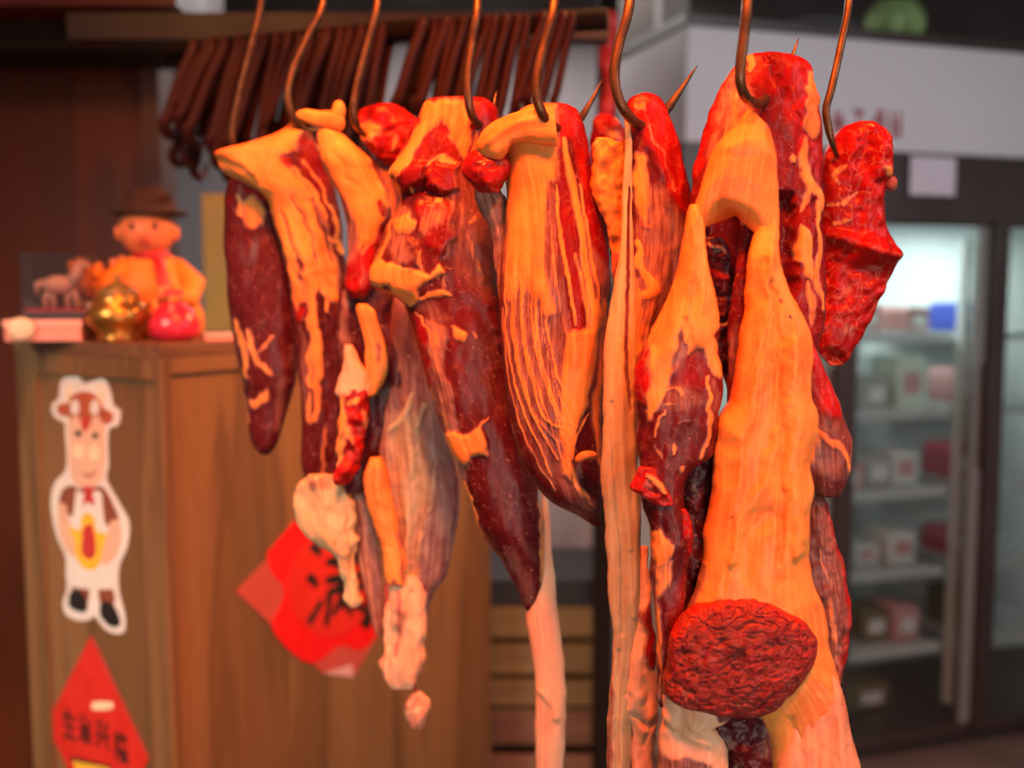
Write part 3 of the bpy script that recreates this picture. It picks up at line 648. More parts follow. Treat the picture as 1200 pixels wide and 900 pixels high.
body('gristle', r4, Y4 + 0.02, [(216, 556, 582), (230, 554, 592), (245, 560, 594), (270, 574, 596), (310, 580, 596), (350, 586, 596)], {'m': 1.0, 'f': 0.35}, [('h', 's', [(566, 228), (580, 240)], 4, 0, -4), ('c', 's', [(556, 220), (562, 232)], 4, 0.5)], fd=14, amp=3, nsc=14, fwd=10, mat=MEAT_PALE)
strand('fat_curl', r4, Y4, [(672, 533, 46), (679, 527, 49), (687, 525, 49), (693, 526, 47), (691, 531, 46)], [3.5, 4.5, 4, 3, 1.5], {'f': 1.0}, amp=0.6)

# ---- fifth cut: lean with a long tendon band
Y5 = 1.02
r5 = cut_root('hanging_beef_tendon', 735, 140, Y5, 'slim beef cut with a long pale tan tendon band hanging below the frame', 'meat')
body('tendon_lean', r5, Y5, [(110, 750, 766), (116, 738, 776), (132, 733, 784), (160, 731, 793), (200, 731, 804), (229, 732, 810), (260, 732, 812), (322, 725, 812), (360, 720, 806), (398, 714, 796), (430, 711, 786), (470, 710, 770), (500, 712, 752)],
     {'d': 0.15}, [
        ('c', 'p', [(736, 112), (764, 106), (785, 130), (796, 174), (808, 218), (808, 262), (792, 242), (772, 205), (754, 170), (742, 145)], 5, 0.92),
        ('f', 'p', [(744, 180), (752, 188), (752, 225), (758, 255), (752, 262), (742, 240), (740, 205)], 4, 0.95, 3),
        ('m', 'p', [(748, 220), (775, 225), (800, 265), (808, 330), (790, 385), (760, 410), (738, 410), (742, 300)], 8, 0.85),
        ('f', 's', [(744, 285), (748, 310), (757, 326), (764, 340), (752, 345)], 6, 0.85, 3), ('f', 's', [(742, 330), (744, 380), (736, 440)], 7, 0.55), ('f', 's', [(770, 330), (750, 400)], 6, 0.4),
        ('c', 's', [(750, 266), (757, 271)], 2.2, 0.9, 2), ('h', 's', [(752, 180), (776, 250), (786, 330)], 4, 0, -3), ('f', 's', [(756, 150), (772, 185), (790, 225)], 2, 0.4), ('f', 'p', [(745, 123), (754, 126), (752, 133), (746, 131)], 2, 0.7),
     ], fd=26, amp=3, nsc=24)
body('tendon', r5, Y5, [(130, 731, 738), (165, 731, 740), (200, 730, 741), (260, 728, 742), (322, 721, 744), (360, 715, 745), (398, 709, 746), (430, 707, 746), (500, 706, 747), (573, 705, 750), (640, 710, 751), (700, 713, 751), (740, 717, 752), (770, 717, 749), (800, 714, 744), (850, 711, 741), (900, 711, 740), (945, 711, 738), (970, 714, 734)],
     {'m': 1.0, 'f': 0.62}, [('f', 's', [(737, 220), (735, 322), (733, 420), (738, 480)], 1.8, -0.95, -5), ('m', 's', [(737, 220), (735, 322), (733, 420)], 1.6, -0.8), ('h', 's', [(716, 470), (720, 560), (728, 660), (728, 740)], 2.4, 0, -5), ('d', 's', [(716, 560), (720, 640)], 1.6, 0.8), ('m', 's', [(717, 560), (721, 650)], 2, -0.7),
      ('f', 's', [(740, 470), (745, 600), (742, 720)], 4, 0.8, 3), ('f', 's', [(726, 400), (728, 520), (738, 640)], 4, 0.75, 3), ('h', 's', [(746, 480), (749, 600)], 2, 0, -3), ('h', 's', [(724, 760), (722, 840), (722, 900)], 3, 0, -4), ('c', 'p', [(712, 800), (724, 800), (722, 950), (711, 950)], 5, 0.35), ('f', 's', [(716, 800), (714, 900)], 5, -0.35)],
     fd=14, amp=1.8, nsc=22, rag=0.9, fwd=18, warp=0.8, res=1.7, mat=MEAT_TAN)
body('joint', r5, Y5, [(640, 751, 759), (670, 748, 761), (700, 746, 764), (727, 744, 765), (748, 738, 768), (765, 733, 769), (790, 728, 770), (815, 727, 771), (835, 731, 772), (850, 738, 770), (875, 741, 766), (905, 741, 766), (945, 741, 765), (970, 746, 760)],
     {'f': 0.9}, [('c', 'p', [(744, 718), (760, 700), (769, 716), (770, 778), (758, 782), (752, 770), (757, 740)], 4, 0.95, 3), ('f', 'p', [(744, 718), (760, 700), (769, 716), (770, 778), (758, 782), (752, 770), (757, 740)], 4, -0.9), ('h', 's', [(738, 760), (734, 800), (736, 826)], 3, 0, -5), ('m', 'p', [(728, 790), (748, 770), (752, 800), (736, 825)], 5, 0.7),
      ('h', 's', [(752, 790), (756, 830), (752, 870)], 3, 0, -5), ('h', 's', [(740, 835), (760, 846), (772, 838)], 4, 0, -6), ('c', 's', [(757, 650), (759, 700)], 3, 0.5), ('c', 's', [(745, 870), (744, 930)], 4, 0.4)],
     fd=15, amp=3.5, nsc=13, rag=1.6, fwd=20, mat=MEAT_PALE)
body('fat_trim', r5, Y5 + 0.03, [(162, 698, 712), (172, 694, 736), (188, 694, 740), (205, 694, 742), (222, 695, 742), (240, 700, 742), (256, 706, 742), (272, 712, 740), (290, 716, 738), (312, 716, 736), (335, 719, 732)],
     {'f': 1.0}, [('c', 'p', [(706, 205), (720, 200), (728, 225), (716, 245)], 6, 0.6), ('f', 'p', [(706, 205), (720, 200), (726, 222), (714, 240)], 6, -0.5), ('c', 'p', [(714, 285), (736, 285), (734, 345), (718, 345)], 5, 0.9), ('f', 'p', [(714, 290), (738, 290), (734, 345), (716, 345)], 5, -0.8), ('c', 's', [(697, 185), (694, 195)], 5, 0.6)],
     fd=16, amp=4, nsc=12, rag=2.4)

# ---- sixth cut: the big fat-sheeted brisket in front
Y6 = 0.93
r6 = cut_root('hanging_beef_brisket', 868, 100, Y6, 'largest hanging cut, with a broad orange fat sheet and a round wrinkled red end', 'meat')
body('rear_lean', r6, Y6 + 0.055, [(64, 880, 918), (70, 868, 940), (80, 858, 949), (98, 846, 953), (120, 837, 961), (153, 824, 962), (204, 811, 963), (230, 807, 963), (260, 806, 964), (296, 806, 966), (330, 810, 967), (356, 816, 967), (385, 824, 963), (412, 834, 957), (440, 848, 945), (470, 856, 930)],
     {'c': 0.30, 'd': 0.3}, [
        ('c', 'p', [(872, 60), (955, 60), (966, 160), (966, 230), (940, 200), (920, 170), (900, 120), (876, 100)], 8, 0.95), ('h', 's', [(893, 66), (900, 90), (915, 120), (930, 150)], 3, 0, -6),
        ('f', 'p', [(942, 85), (949, 86), (953, 98), (961, 108), (962, 120), (954, 128), (953, 148), (954, 163), (948, 166), (944, 160), (935, 150), (931, 145), (938, 138), (940, 123), (943, 117), (934, 107), (942, 102)], 2.2, 1, 4),
        ('m', 'p', [(858, 82), (870, 108), (880, 124), (866, 148), (846, 162), (832, 178), (822, 205), (828, 170), (836, 146), (840, 118), (850, 92)], 4, 0.95), ('f', 'p', [(858, 90), (870, 112), (866, 140), (838, 170), (824, 200), (840, 150)], 8, 0.4),
        ('c', 's', [(846, 96), (836, 130), (822, 170), (812, 210)], 5, 0.75), ('f', 'p', [(872, 68), (882, 66), (881, 80), (873, 86)], 2, 0.9, 2),
        ('f', 'p', [(932, 266), (938, 270), (943, 287), (948, 317), (948, 328), (940, 324), (934, 310), (926, 307), (926, 296)], 2, 1, 4), ('f', 's', [(938, 168), (936, 195), (944, 218), (957, 232), (958, 246)], 5, 0.85, 3), ('f', 's', [(934, 200), (938, 225), (932, 250)], 4, 0.6),
        ('f', 's', [(950, 240), (956, 285), (953, 330), (958, 360)], 4, 0.75, 2), ('f', 's', [(940, 330), (942, 352), (950, 380)], 4, 0.6), ('d', 's', [(945, 236), (947, 262)], 3, 0.9, -6), ('f', 's', [(923, 186), (924, 194)], 3, 0.9, 2),  # dark stroke paints shade into the slit
        ('d', 'p', [(822, 230), (880, 230), (922, 230), (925, 330), (920, 350), (880, 400), (850, 440), (838, 400), (826, 320)], 8, 1, -26), ('c', 'p', [(906, 240), (924, 240), (924, 330), (908, 320)], 6, 0.0),  # dark polygon paints in the shade under and beside the hood
     ], fd=30, amp=4, nsc=22, rag=1.6)
body('hole_lean', r6, Y6 + 0.036, [(278, 824, 846), (295, 826, 854), (315, 829, 857), (335, 833, 858), (360, 836, 857), (385, 836, 855), (410, 834, 853), (432, 838, 852)], {'d': 0.8}, [('f', 's', [(826, 286), (840, 290), (850, 294)], 3, 0.5, 2), ('c', 's', [(833, 318), (845, 326), (856, 326)], 4, 0.8, 3), ('h', 's', [(830, 304), (856, 308)], 3, 0, -4), ('h', 's', [(834, 345), (856, 348)], 3, 0, -4), ('h', 's', [(836, 375), (854, 378)], 3, 0, -4)],  # dark tone deepens the shade painted inside the hole
     fd=12, amp=5, nsc=11, rag=2)
body('inner_lean', r6, Y6 + 0.012, [(232, 866, 878), (245, 868, 881), (268, 868, 882), (300, 864, 878), (330, 859, 876), (370, 854, 874), (400, 853, 870), (430, 854, 864), (458, 851, 860), (476, 852, 858)], {'c': 0.25, 'd': 0.5}, [('f', 's', [(868, 258), (876, 264)], 4, 0.6), ('m', 's', [(862, 380), (858, 440)], 5, 0.6)], fd=12, amp=2.5, nsc=14)  # toned down to match the shade painted inside the hole
body('fat_hood', r6, Y6, [(879, 126, 884, 126), (866, 142, 892, 136), (850, 155, 900, 146), (836, 170, 905, 160), (827, 188, 909, 185), (819, 208, 911, 208), (812, 228, 912, 232), (806, 250, 912, 262)],
     {'f': 1.0}, [('m', 's', [(881, 128), (892, 145), (902, 178), (908, 220)], 7, 0.9), ('f', 's', [(884, 130), (894, 148), (903, 180), (908, 215)], 6, -0.5), ('d', 's', [(886, 132), (892, 146)], 4, 0.5), ('h', 's', [(850, 175), (880, 170), (905, 190)], 14, 0, 5)],
     fd=34, bd=8, shell=9, amp=2.2, nsc=30, rag=0.8, fwd=-2, sag=[26, 0, -18, -23, -22, -20, -17, -12, -2, 14, 36], tilt=[-14, -6, 0, 2, 0, -6], mat=MEAT_SMOOTH)
body('side_lean', r6, Y6, [(240, 808, 822), (262, 801, 824), (300, 796, 828), (330, 790, 834), (357, 778, 841), (385, 764, 843), (410, 752, 843), (432, 743, 846), (455, 742, 848), (481, 747, 843), (516, 747, 838), (534, 749, 834), (546, 749, 815), (558, 750, 805), (577, 750, 801), (593, 752, 801), (613, 759, 808), (630, 763, 811), (646, 761, 808), (680, 763, 805), (713, 766, 802), (740, 768, 795), (780, 769, 790), (815, 770, 785), (828, 773, 781)],
     {'d': 0.12}, [
        ('f', 'p', [(805, 236), (826, 236), (829, 300), (833, 320), (838, 342), (844, 347), (838, 354), (846, 375), (835, 392), (841, 420), (848, 430), (843, 438), (835, 436), (825, 424), (820, 408), (813, 407), (804, 413), (800, 400), (796, 380), (784, 415), (783, 430), (775, 455), (765, 472), (759, 492), (754, 480), (757, 440), (750, 420), (757, 400), (762, 385), (776, 355), (790, 325)], 3, 1, 4),
        ('h', 's', [(812, 250), (808, 310), (800, 370)], 5, 0, 4), ('h', 's', [(818, 330), (824, 370), (832, 410)], 4, 0, 3), ('h', 's', [(798, 372), (806, 402)], 3, 0, -4),
        ('c', 'p', [(754, 398), (762, 410), (766, 432), (762, 455), (754, 474), (743, 470), (738, 440)], 4, 1, 4), ('f', 'p', [(752, 398), (760, 408), (760, 440), (752, 470), (742, 460)], 4, -0.55),
        ('m', 'p', [(783, 418), (790, 400), (802, 395), (804, 412), (795, 425), (785, 432)], 4, 0.9), ('c', 'p', [(806, 412), (820, 410), (828, 440), (826, 455), (800, 452), (790, 440)], 7, 0.35),
        ('m', 'p', [(776, 450), (790, 445), (808, 455), (820, 470), (800, 478), (770, 476)], 5, 0.55), ('f', 's', [(775, 455), (790, 452), (800, 462)], 1.6, 0.6, 1), ('f', 's', [(770, 468), (785, 472)], 2, 0.5),
        ('f', 's', [(824, 440), (828, 470), (827, 505), (821, 536)], 2.5, 0.85, 2), ('m', 's', [(834, 445), (838, 480)], 5, 0.6), ('f', 's', [(776, 476), (770, 490), (766, 508)], 1.6, 0.6, 1),
        ('f', 's', [(788, 516), (787, 530)], 2, 0.9, 1), ('f', 's', [(783, 525), (792, 520)], 1.6, 0.7, 1), ('f', 's', [(765, 520), (772, 534)], 1.6, 0.4), ('f', 's', [(797, 545), (796, 552)], 2.5, 0.7, 1), ('f', 's', [(790, 495), (805, 490)], 1.4, 0.4),
        ('c', 'p', [(750, 548), (765, 546), (768, 556), (752, 560)], 4, 0.6), ('d', 'p', [(752, 590), (800, 585), (806, 625), (800, 700), (780, 720), (778, 640), (765, 620)], 8, 0.65),
        ('f', 'p', [(761, 622), (772, 620), (782, 637), (778, 656), (768, 661), (761, 650)], 2.5, 1, 4), ('m', 'p', [(762, 660), (785, 655), (783, 680), (775, 691), (770, 702), (769, 722), (763, 690)], 2.5, 1, 2), ('f', 'p', [(762, 660), (785, 655), (783, 680), (775, 691), (770, 702), (764, 690)], 3, 0.5),
        ('m', 's', [(768, 700), (770, 735), (772, 785), (774, 820)], 3.5, 1, 2), ('f', 's', [(768, 705), (770, 750), (773, 800)], 2.5, 0.55), ('c', 'p', [(784, 690), (800, 670), (804, 710), (790, 735), (780, 720)], 5, 0.35),
        ('h', 's', [(800, 560), (802, 600), (808, 640)], 4, 0, -3),
     ], fd=26, amp=3, nsc=24, rag=1.3, fwd=2)
body('deep_lean', r6, Y6 + 0.022, [(515, 806, 842), (540, 797, 842), (570, 795, 840), (605, 797, 838), (640, 790, 832), (680, 778, 828), (715, 776, 820), (745, 778, 808)], {'d': 0.95}, [('f', 's', [(812, 566), (813, 572)], 1.6, 0.5), ('f', 's', [(806, 580), (807, 586)], 1.4, 0.4)], fd=12, amp=4, nsc=14)
body('torn_flap', r6, Y6, [(547, 747, 766), (554, 744, 770), (563, 740, 774), (571, 737, 780), (577, 744, 785), (584, 754, 788), (592, 768, 788)], {'c': 0.85}, [('f', 's', [(758, 556), (770, 566), (780, 576)], 3.5, 0.7, 3), ('m', 's', [(758, 562), (760, 572)], 4, 0.7), ('h', 's', [(752, 572), (770, 578)], 3, 0, -4)], fd=10, amp=3, nsc=10, rag=2, fwd=18)
body('lean_tag', r6, Y6, [(596, 797, 804), (606, 793, 808), (618, 793, 812), (630, 795, 813), (642, 800, 811), (651, 804, 808)], {'c': 1.0}, [], fd=9, amp=2.5, nsc=9, fwd=12, rag=1.5)
body('flank_lean', r6, Y6 + 0.02, [(388, 938, 948), (400, 936, 952), (420, 932, 960), (438, 930, 969), (470, 930, 982), (484, 930, 987), (516, 932, 998), (540, 936, 997), (553, 940, 995), (568, 948, 990), (581, 957, 983)],
     {'d': 0.3, 'm': 0.45}, [('c', 'p', [(936, 390), (952, 400), (972, 438), (990, 484), (978, 492), (958, 482), (946, 462)], 5, 1, 3), ('m', 'p', [(936, 390), (952, 400), (972, 438), (990, 484), (978, 492), (958, 482), (946, 462)], 5, -1),
        ('f', 's', [(950, 500), (968, 512), (982, 528), (994, 552)], 4, 0.75, 2), ('f', 'p', [(940, 500), (958, 512), (952, 538), (940, 540)], 6, 0.75), ('d', 'p', [(950, 545), (975, 560), (990, 560), (982, 584), (955, 584)], 6, 0.9), ('m', 'p', [(950, 550), (990, 562), (982, 584), (955, 584)], 6, -0.7), ('c', 's', [(990, 490), (999, 518), (995, 550)], 4, 0.6), ('m', 'p', [(946, 535), (970, 535), (975, 560), (948, 552)], 5, 0.8)], fd=20, amp=2.5, nsc=22, rag=1.0, fwd=6)
body('lower_lean', r6, Y6 + 0.025, [(570, 950, 964), (590, 945, 968), (625, 938, 978), (657, 938, 987), (683, 940, 993), (704, 944, 996), (716, 948, 996), (730, 954, 999), (742, 958, 995), (776, 964, 991), (800, 972, 984), (812, 976, 982)],
     {'d': 0.4, 'm': 0.55}, [('c', 's', [(966, 588), (976, 625), (986, 655), (993, 690), (996, 725), (990, 770), (982, 800)], 6, 0.85), ('m', 's', [(970, 588), (980, 625), (990, 660), (996, 700), (997, 730), (988, 780)], 6, -0.9), ('f', 's', [(955, 640), (968, 680), (972, 730), (980, 780)], 3, 0.4), ('c', 's', [(990, 730), (980, 780), (984, 800)], 4, 0.9)], fd=14, amp=3, nsc=16, rag=1.6, fwd=4)
body('fat_sheet', r6, Y6, [(226, 886, 912), (246, 883, 912), (268, 885, 911), (293, 875, 910), (312, 872, 913), (335, 872, 921), (358, 871, 932), (388, 866, 946), (411, 863, 950), (437, 860, 950), (466, 856, 950), (478, 849, 954), (492, 841, 957), (515, 838, 953), (539, 836, 947), (573, 833, 951), (600, 829, 946), (637, 824, 945), (663, 822, 947), (690, 814, 955), (708, 806, 964), (726, 800, 968), (750, 806, 970), (778, 830, 977), (805, 862, 984), (832, 885, 990), (857, 896, 996), (880, 901, 1003), (900, 903, 1007), (945, 905, 1016), (975, 915, 1012)],
     {'f': 1.0}, [
        ('h', 's', [(893, 300), (890, 380), (880, 440), (862, 520), (850, 620), (836, 690)], 9, 0, 5), ('h', 's', [(898, 330), (905, 430), (908, 560), (905, 650)], 5, 0, -7), ('h', 's', [(922, 400), (928, 520), (926, 640)], 12, 0, 6),
        ('h', 's', [(866, 670), (872, 625), (890, 598), (906, 604)], 8.9, 0, -4), ('h', 's', [(848, 650), (862, 600), (888, 560), (900, 500)], 7, 0, 6), ('h', 'p', [(872, 670), (880, 622), (900, 610), (912, 650), (905, 690), (885, 694)], 16, 0, 5), ('h', 's', [(836, 700), (844, 650), (852, 600)], 4, 0, -5),
        ('h', 's', [(896, 360), (884, 410), (874, 440)], 2, 0, -4), ('c', 's', [(905, 440), (908, 540), (907, 620)], 4, 0.25), ('h', 'p', [(836, 488), (858, 486), (860, 510), (838, 514)], 12, 0, 5), ('h', 'p', [(928, 608), (950, 606), (952, 634), (930, 638)], 12, 0, 5),
        ('m', 'p', [(848, 545), (858, 545), (858, 580), (846, 578)], 6, 0.4), ('f', 'p', [(846, 545), (858, 545), (858, 580), (846, 578)], 7, -0.35),
        ('m', 'p', [(944, 478), (962, 488), (955, 500), (946, 540), (936, 530), (938, 505)], 4, 0.9), ('f', 'p', [(948, 480), (960, 488), (954, 500), (946, 535), (940, 525)], 4, -0.4),
        ('m', 's', [(826, 645), (816, 690), (806, 716)], 4, 0.95), ('f', 's', [(822, 660), (812, 700), (804, 718)], 4, -0.65),
        ('d', 's', [(916, 371), (918, 373)], 2, 1), ('f', 's', [(916, 371), (918, 373)], 2, -1), ('c', 's', [(905, 348), (907, 352)], 2, 1), ('f', 's', [(905, 348), (907, 353)], 2.4, -0.8),
        ('h', 's', [(920, 830), (928, 880), (940, 940)], 7, 0, -5), ('h', 's', [(960, 790), (975, 860), (985, 930)], 12, 0, 5), ('m', 'p', [(900, 800), (985, 800), (1010, 960), (900, 960)], 30, 0.6), ('f', 'p', [(900, 800), (985, 800), (1010, 960), (900, 960)], 30, -0.42),
     ], fd=36, bd=26, amp=2.6, nsc=34, rag=1.4, p=2.6, tilt=[-16, 5, 12, 8, 5, 3, 1] + [0] * 14, mat=MEAT_SMOOTH)
body('fat_apron', r6, Y6, [(950, 778, 968, 776), (940, 800, 980, 796), (931, 824, 987, 820), (923, 846, 993, 846), (914, 872, 1000, 872), (908, 898, 1007, 896), (905, 925, 1012, 925), (903, 955, 1016, 955), (906, 978, 1010, 978)], {'f': 1.0}, [('h', 's', [(956, 800), (950, 850), (952, 930)], 8, 0, -4), ('h', 's', [(935, 835), (930, 880), (932, 950)], 6, 0, -4), ('h', 's', [(975, 810), (980, 870), (985, 940)], 10, 0, 5), ('m', 's', [(928, 850), (914, 900), (912, 950)], 6, 0.8), ('f', 's', [(926, 850), (912, 900), (910, 950)], 4, -0.35)], fd=26, bd=10, fwd=12, amp=2.5, nsc=26, rag=1.6, p=2.6, mat=MEAT_PINK)
body('end_face', r6, Y6, [(694, 860, 880), (699, 842, 896), (706, 822, 908), (714, 808, 922), (724, 793, 939), (735, 787, 948), (745, 784, 954), (760, 781, 954), (774, 779, 949), (788, 777, 941), (803, 776, 931), (814, 780, 922), (822, 795, 913), (829, 818, 905), (836, 848, 890), (839, 862, 880)],
     {'c': 0.55, 'm': 0.16}, [('h', 's', [(858, 700), (866, 740), (862, 770)], 5, 0, -4), ('d', 's', [(780, 730), (776, 790), (778, 815)], 8, 0.7), ('c', 's', [(800, 712), (830, 702), (868, 697), (905, 708), (940, 728)], 5, 1), ('c', 'p', [(782, 724), (800, 722), (800, 740), (784, 742)], 4, 1, 4), ('m', 's', [(800, 798), (798, 804)], 4, 0.8)],
     fd=26, bd=20, p=3.4, amp=3, nsc=20, rag=1.5, fwd=20, wr=3.2, res=1.8, mat=MEAT_CUT, tilt=[-6, 4, 8, 6, 0, -8])
body('joint_capsule', r6, Y6, [(806, 782, 800), (814, 778, 822), (826, 778, 852), (838, 776, 856), (848, 780, 842), (856, 788, 812)], {'f': 0.9, 'm': 0.6}, [('h', 's', [(800, 820), (812, 850)], 5, 0, 4), ('d', 's', [(836, 830), (852, 838)], 6, 0.8), ('f', 's', [(838, 830), (854, 836)], 7, -0.9)], fd=18, amp=3.5, nsc=14, fwd=10, rag=1.5, mat=MEAT_PALE)
body('lower_capsule', r6, Y6, [(836, 777, 812), (848, 775, 836), (862, 774, 850), (880, 773, 852), (900, 772, 852), (935, 772, 850), (965, 776, 845)], {'f': 0.85, 'm': 0.9}, [('d', 'p', [(770, 870), (782, 880), (830, 885), (834, 910), (770, 910)], 6, 0.8), ('f', 'p', [(770, 872), (784, 884), (800, 878), (830, 888), (834, 930), (770, 930)], 5, -0.95), ('h', 's', [(800, 850), (830, 866)], 6, 0, 6), ('m', 's', [(800, 884), (815, 890)], 7, 1)], fd=22, amp=4, nsc=18, fwd=4, mat=MEAT_PALE)
body('shoulder_lean', r6, Y6 + 0.01, [(816, 835, 918), (832, 826, 920), (848, 822, 922), (862, 832, 922), (876, 842, 920), (890, 848, 914), (908, 850, 900), (935, 848, 895), (965, 850, 890)], {'d': 1.0}, [('m', 'p', [(900, 820), (920, 820), (920, 870), (905, 885), (885, 875), (890, 850)], 8, 0.75), ('m', 's', [(828, 852), (842, 864), (858, 860)], 5, 0.7), ('h', 's', [(830, 850), (860, 868), (890, 858)], 5, 0, 6), ('c', 'p', [(856, 860), (895, 862), (900, 890), (862, 890)], 8, 0.25)], fd=26, amp=5, nsc=16, fwd=6)

# ---- seventh cut: small marbled piece on its own hook behind the brisket
Y7 = 1.10
r7 = cut_root('hanging_beef_chunk', 975, 175, Y7, 'short angular bright red marbled beef chunk in front of the white fridge header', 'meat')
body('marbled_lean', r7, Y7, [(143, 1004, 1024), (150, 988, 1031), (162, 978, 1038), (174, 970, 1041), (186, 966, 1043), (208, 963, 1042), (218, 962, 1036), (240, 961, 1034), (263, 961, 1037), (285, 962, 1047), (300, 962, 1053), (320, 961, 1043), (347, 960, 1031), (394, 957, 1010), (412, 960, 1000), (428, 974, 988)],
     {'c': 1.0}, [('h', 's', [(1050, 300), (1020, 296), (990, 285), (965, 278)], 10, 0, 10), ('h', 's', [(1000, 170), (998, 230), (1000, 285)], 5, 0, -6), ('h', 'p', [(1008, 150), (1040, 165), (1042, 205), (1018, 205)], 10, 0, 9), ('h', 'p', [(985, 152), (1008, 150), (1008, 180), (985, 190)], 8, 0, 6), ('f', 's', [(1028, 200), (1036, 205)], 6, 0.7, 3), ('f', 's', [(1008, 150), (1012, 152)], 3, 0.6, 2),
        ('d', 'p', [(962, 300), (1000, 305), (1044, 318), (1005, 400), (985, 430), (957, 412)], 10, 0.0, -8), ('f', 'p', [(980, 375), (998, 380), (995, 395), (978, 392)], 5, 0.4, 3), ('f', 's', [(966, 240), (985, 238), (998, 225)], 3, 0.5), ('f', 's', [(970, 262), (990, 258)], 3, 0.5), ('f', 's', [(975, 218), (972, 205), (986, 196)], 2.5, 0.5), ('h', 's', [(972, 180), (974, 200)], 4, 0, -5)],
     fd=30, amp=3.5, nsc=16, rag=1.6, p=2.8, mat=MEAT_VEIN)
strand('fat_nub', r7, Y7, [(1030, 212, 10), (1038, 216, 12), (1045, 221, 8)], [8, 9, 7], {'c': 0.9, 'f': 0.2}, amp=2, nsc=7)

# ---- small piece far behind the tendon cut
Y8 = 1.32
r8 = cut_root('hanging_beef_scrap', 705, 140, Y8, 'small bright red beef scrap hanging behind the tendon cut', 'meat')
body('scrap_lean', r8, Y8, [(134, 702, 714), (142, 695, 726), (158, 690, 734), (175, 690, 740), (195, 694, 740), (220, 700, 736), (250, 706, 730), (280, 712, 726)], {'c': 1.0}, [('f', 'p', [(712, 150), (726, 152), (724, 166), (710, 166)], 4, 0.6)], fd=20, amp=4, nsc=12)
# ------------------------------------------------------------------ hooks and rail
def metal_rust():
    m, nt = new_mat('hook_steel'); k = N(nt)
    tc = k.n('ShaderNodeTexCoord')
    nz = k.noise(tc.outputs['Object'], 45, 5, 0.65)
    c = k.mix(k.ramp(nz, 0.35, 0.65), (0.20, 0.125, 0.062), (0.09, 0.055, 0.028))
    k.bsdf(c, k.ramp(nz, 0.3, 0.7, 0.28, 0.5), 0.75, k.bump(nz, 0.3, 0.0004))
    return m
STEEL = metal_rust()
DARKM = plain('dark_painted_metal', (0.010, 0.0065, 0.0055), 0.9, 0.0, 0.4, 12, Specular_IOR_Level=0.1)
RODM = plain('dark_rod_steel', (0.034, 0.0075, 0.0055), 0.6, 0.0, 0.45, 14, Specular_IOR_Level=0.25)

RAIL_PX = -95
def rail_pt(px):
    Y = hook_depth(px); return at(px, RAIL_PX, Y)
bm = bmesh.new()
tube_world(bm, [at(180, RAIL_PX - 12, hook_depth(180)) , at(600, RAIL_PX - 12, hook_depth(600)), at(1080, RAIL_PX - 12, hook_depth(1080))], 0.011, 14)
tag(mesh_obj('hanging_rail', bm, DARKM, None, True), 'dark steel rail above the beef, from which the curved hooks hang', 'rail')

def hook(name, Y, pts, r, label, top_x, root_px=None):
    """pts: photo px + depth toward the viewer, from the shank down round the bend to the tip"""
    P = [(top_x + 16, RAIL_PX + 10, -16), (top_x + 14, RAIL_PX - 18, -12), (top_x + 4, RAIL_PX - 27, 2), (top_x, RAIL_PX - 12, 14)] + list(pts)
    C = catmull_len(np.array(P, float), 90)
    W = np.array([at(q[0], q[1], Y - q[2] * Y / F) for q in C])
    n = len(W); rad = np.full(n, r * Y / F)
    m = 14; rad[-m:] *= np.linspace(1, 0.12, m); rad[:5] *= np.linspace(0.5, 1, 5)
    bm = bmesh.new(); tube_world(bm, W, rad, 12)
    o = mesh_obj(name, bm, STEEL, None, True)
    return tag(o, label, 'hook', 'curved steel hooks that carry the beef')

hook('hanging_meat_hook', 1.46, [(306, 0, 10), (295, 50, 10), (280, 110, 8), (272, 150, 6), (274, 172, 0), (286, 184, -12), (302, 180, -22), (308, 165, -26)], 4.2, 'bent steel hook dipping behind the tip of the ribbed cream fat cap', 312)
hook('hanging_meat_hook', Y1, [(379, 0, 34), (362, 40, 36), (344, 80, 38), (337, 112, 40), (343, 138, 36), (356, 152, 18), (372, 152, -8), (384, 142, -18), (390, 128, -20)], 4.6, 'steel hook curving into the ribbed cream fat cap', 388)
hook('hanging_meat_hook', Y2, [(443, 0, 34), (431, 50, 34), (418, 100, 34), (414, 128, 34), (418, 148, 24), (430, 158, 2), (445, 152, -14), (452, 138, -18)], 4.8, 'steel hook entering beside the round red lump of the ragged trim', 450)
hook('hanging_meat_hook', Y3, [(560, 0, 56), (553, 50, 58), (548, 90, 60), (549, 118, 60), (554, 138, 52), (562, 146, 30), (572, 142, -10), (578, 128, -38), (581, 110, -46), (583, 106, -48)], 4.8, 'steel hook driven into the top of the long shank', 563)
hook('hanging_meat_hook', Y4, [(650, 0, 62), (638, 50, 64), (630, 85, 66), (629, 112, 66), (636, 134, 60), (648, 148, 40), (664, 152, 0), (678, 142, -34), (692, 120, -50), (706, 93, -56)], 5.6, 'steel hook piercing the orange flap of the teardrop muscle, sharp tip showing', 657)
hook('hanging_meat_hook', Y5, [(738, 0, 44), (727, 45, 46), (720, 80, 48), (722, 106, 48), (731, 128, 44), (746, 144, 26), (762, 146, -4), (780, 130, -28), (798, 105, -38), (817, 77, -44)], 5.8, 'steel hook with a long sharp tip through the slim tendon cut', 744)
hook('hanging_meat_hook', Y6, [(876, 0, 40), (872, 40, 40), (868, 75, 40), (868, 98, 36), (876, 116, 20), (892, 120, -30), (912, 100, -80), (926, 72, -98), (936, 45, -104)], 6.0, 'steel hook holding up the largest cut with the orange fat sheet', 880)
hook('hanging_meat_hook', Y7, [(995, 0, 30), (986, 50, 32), (974, 105, 36), (968, 128, 36), (971, 150, 36), (977, 172, 30), (983, 184, 12), (992, 184, -10), (998, 172, -20)], 4.4, 'thin steel hook in the short marbled beef chunk', 1000)
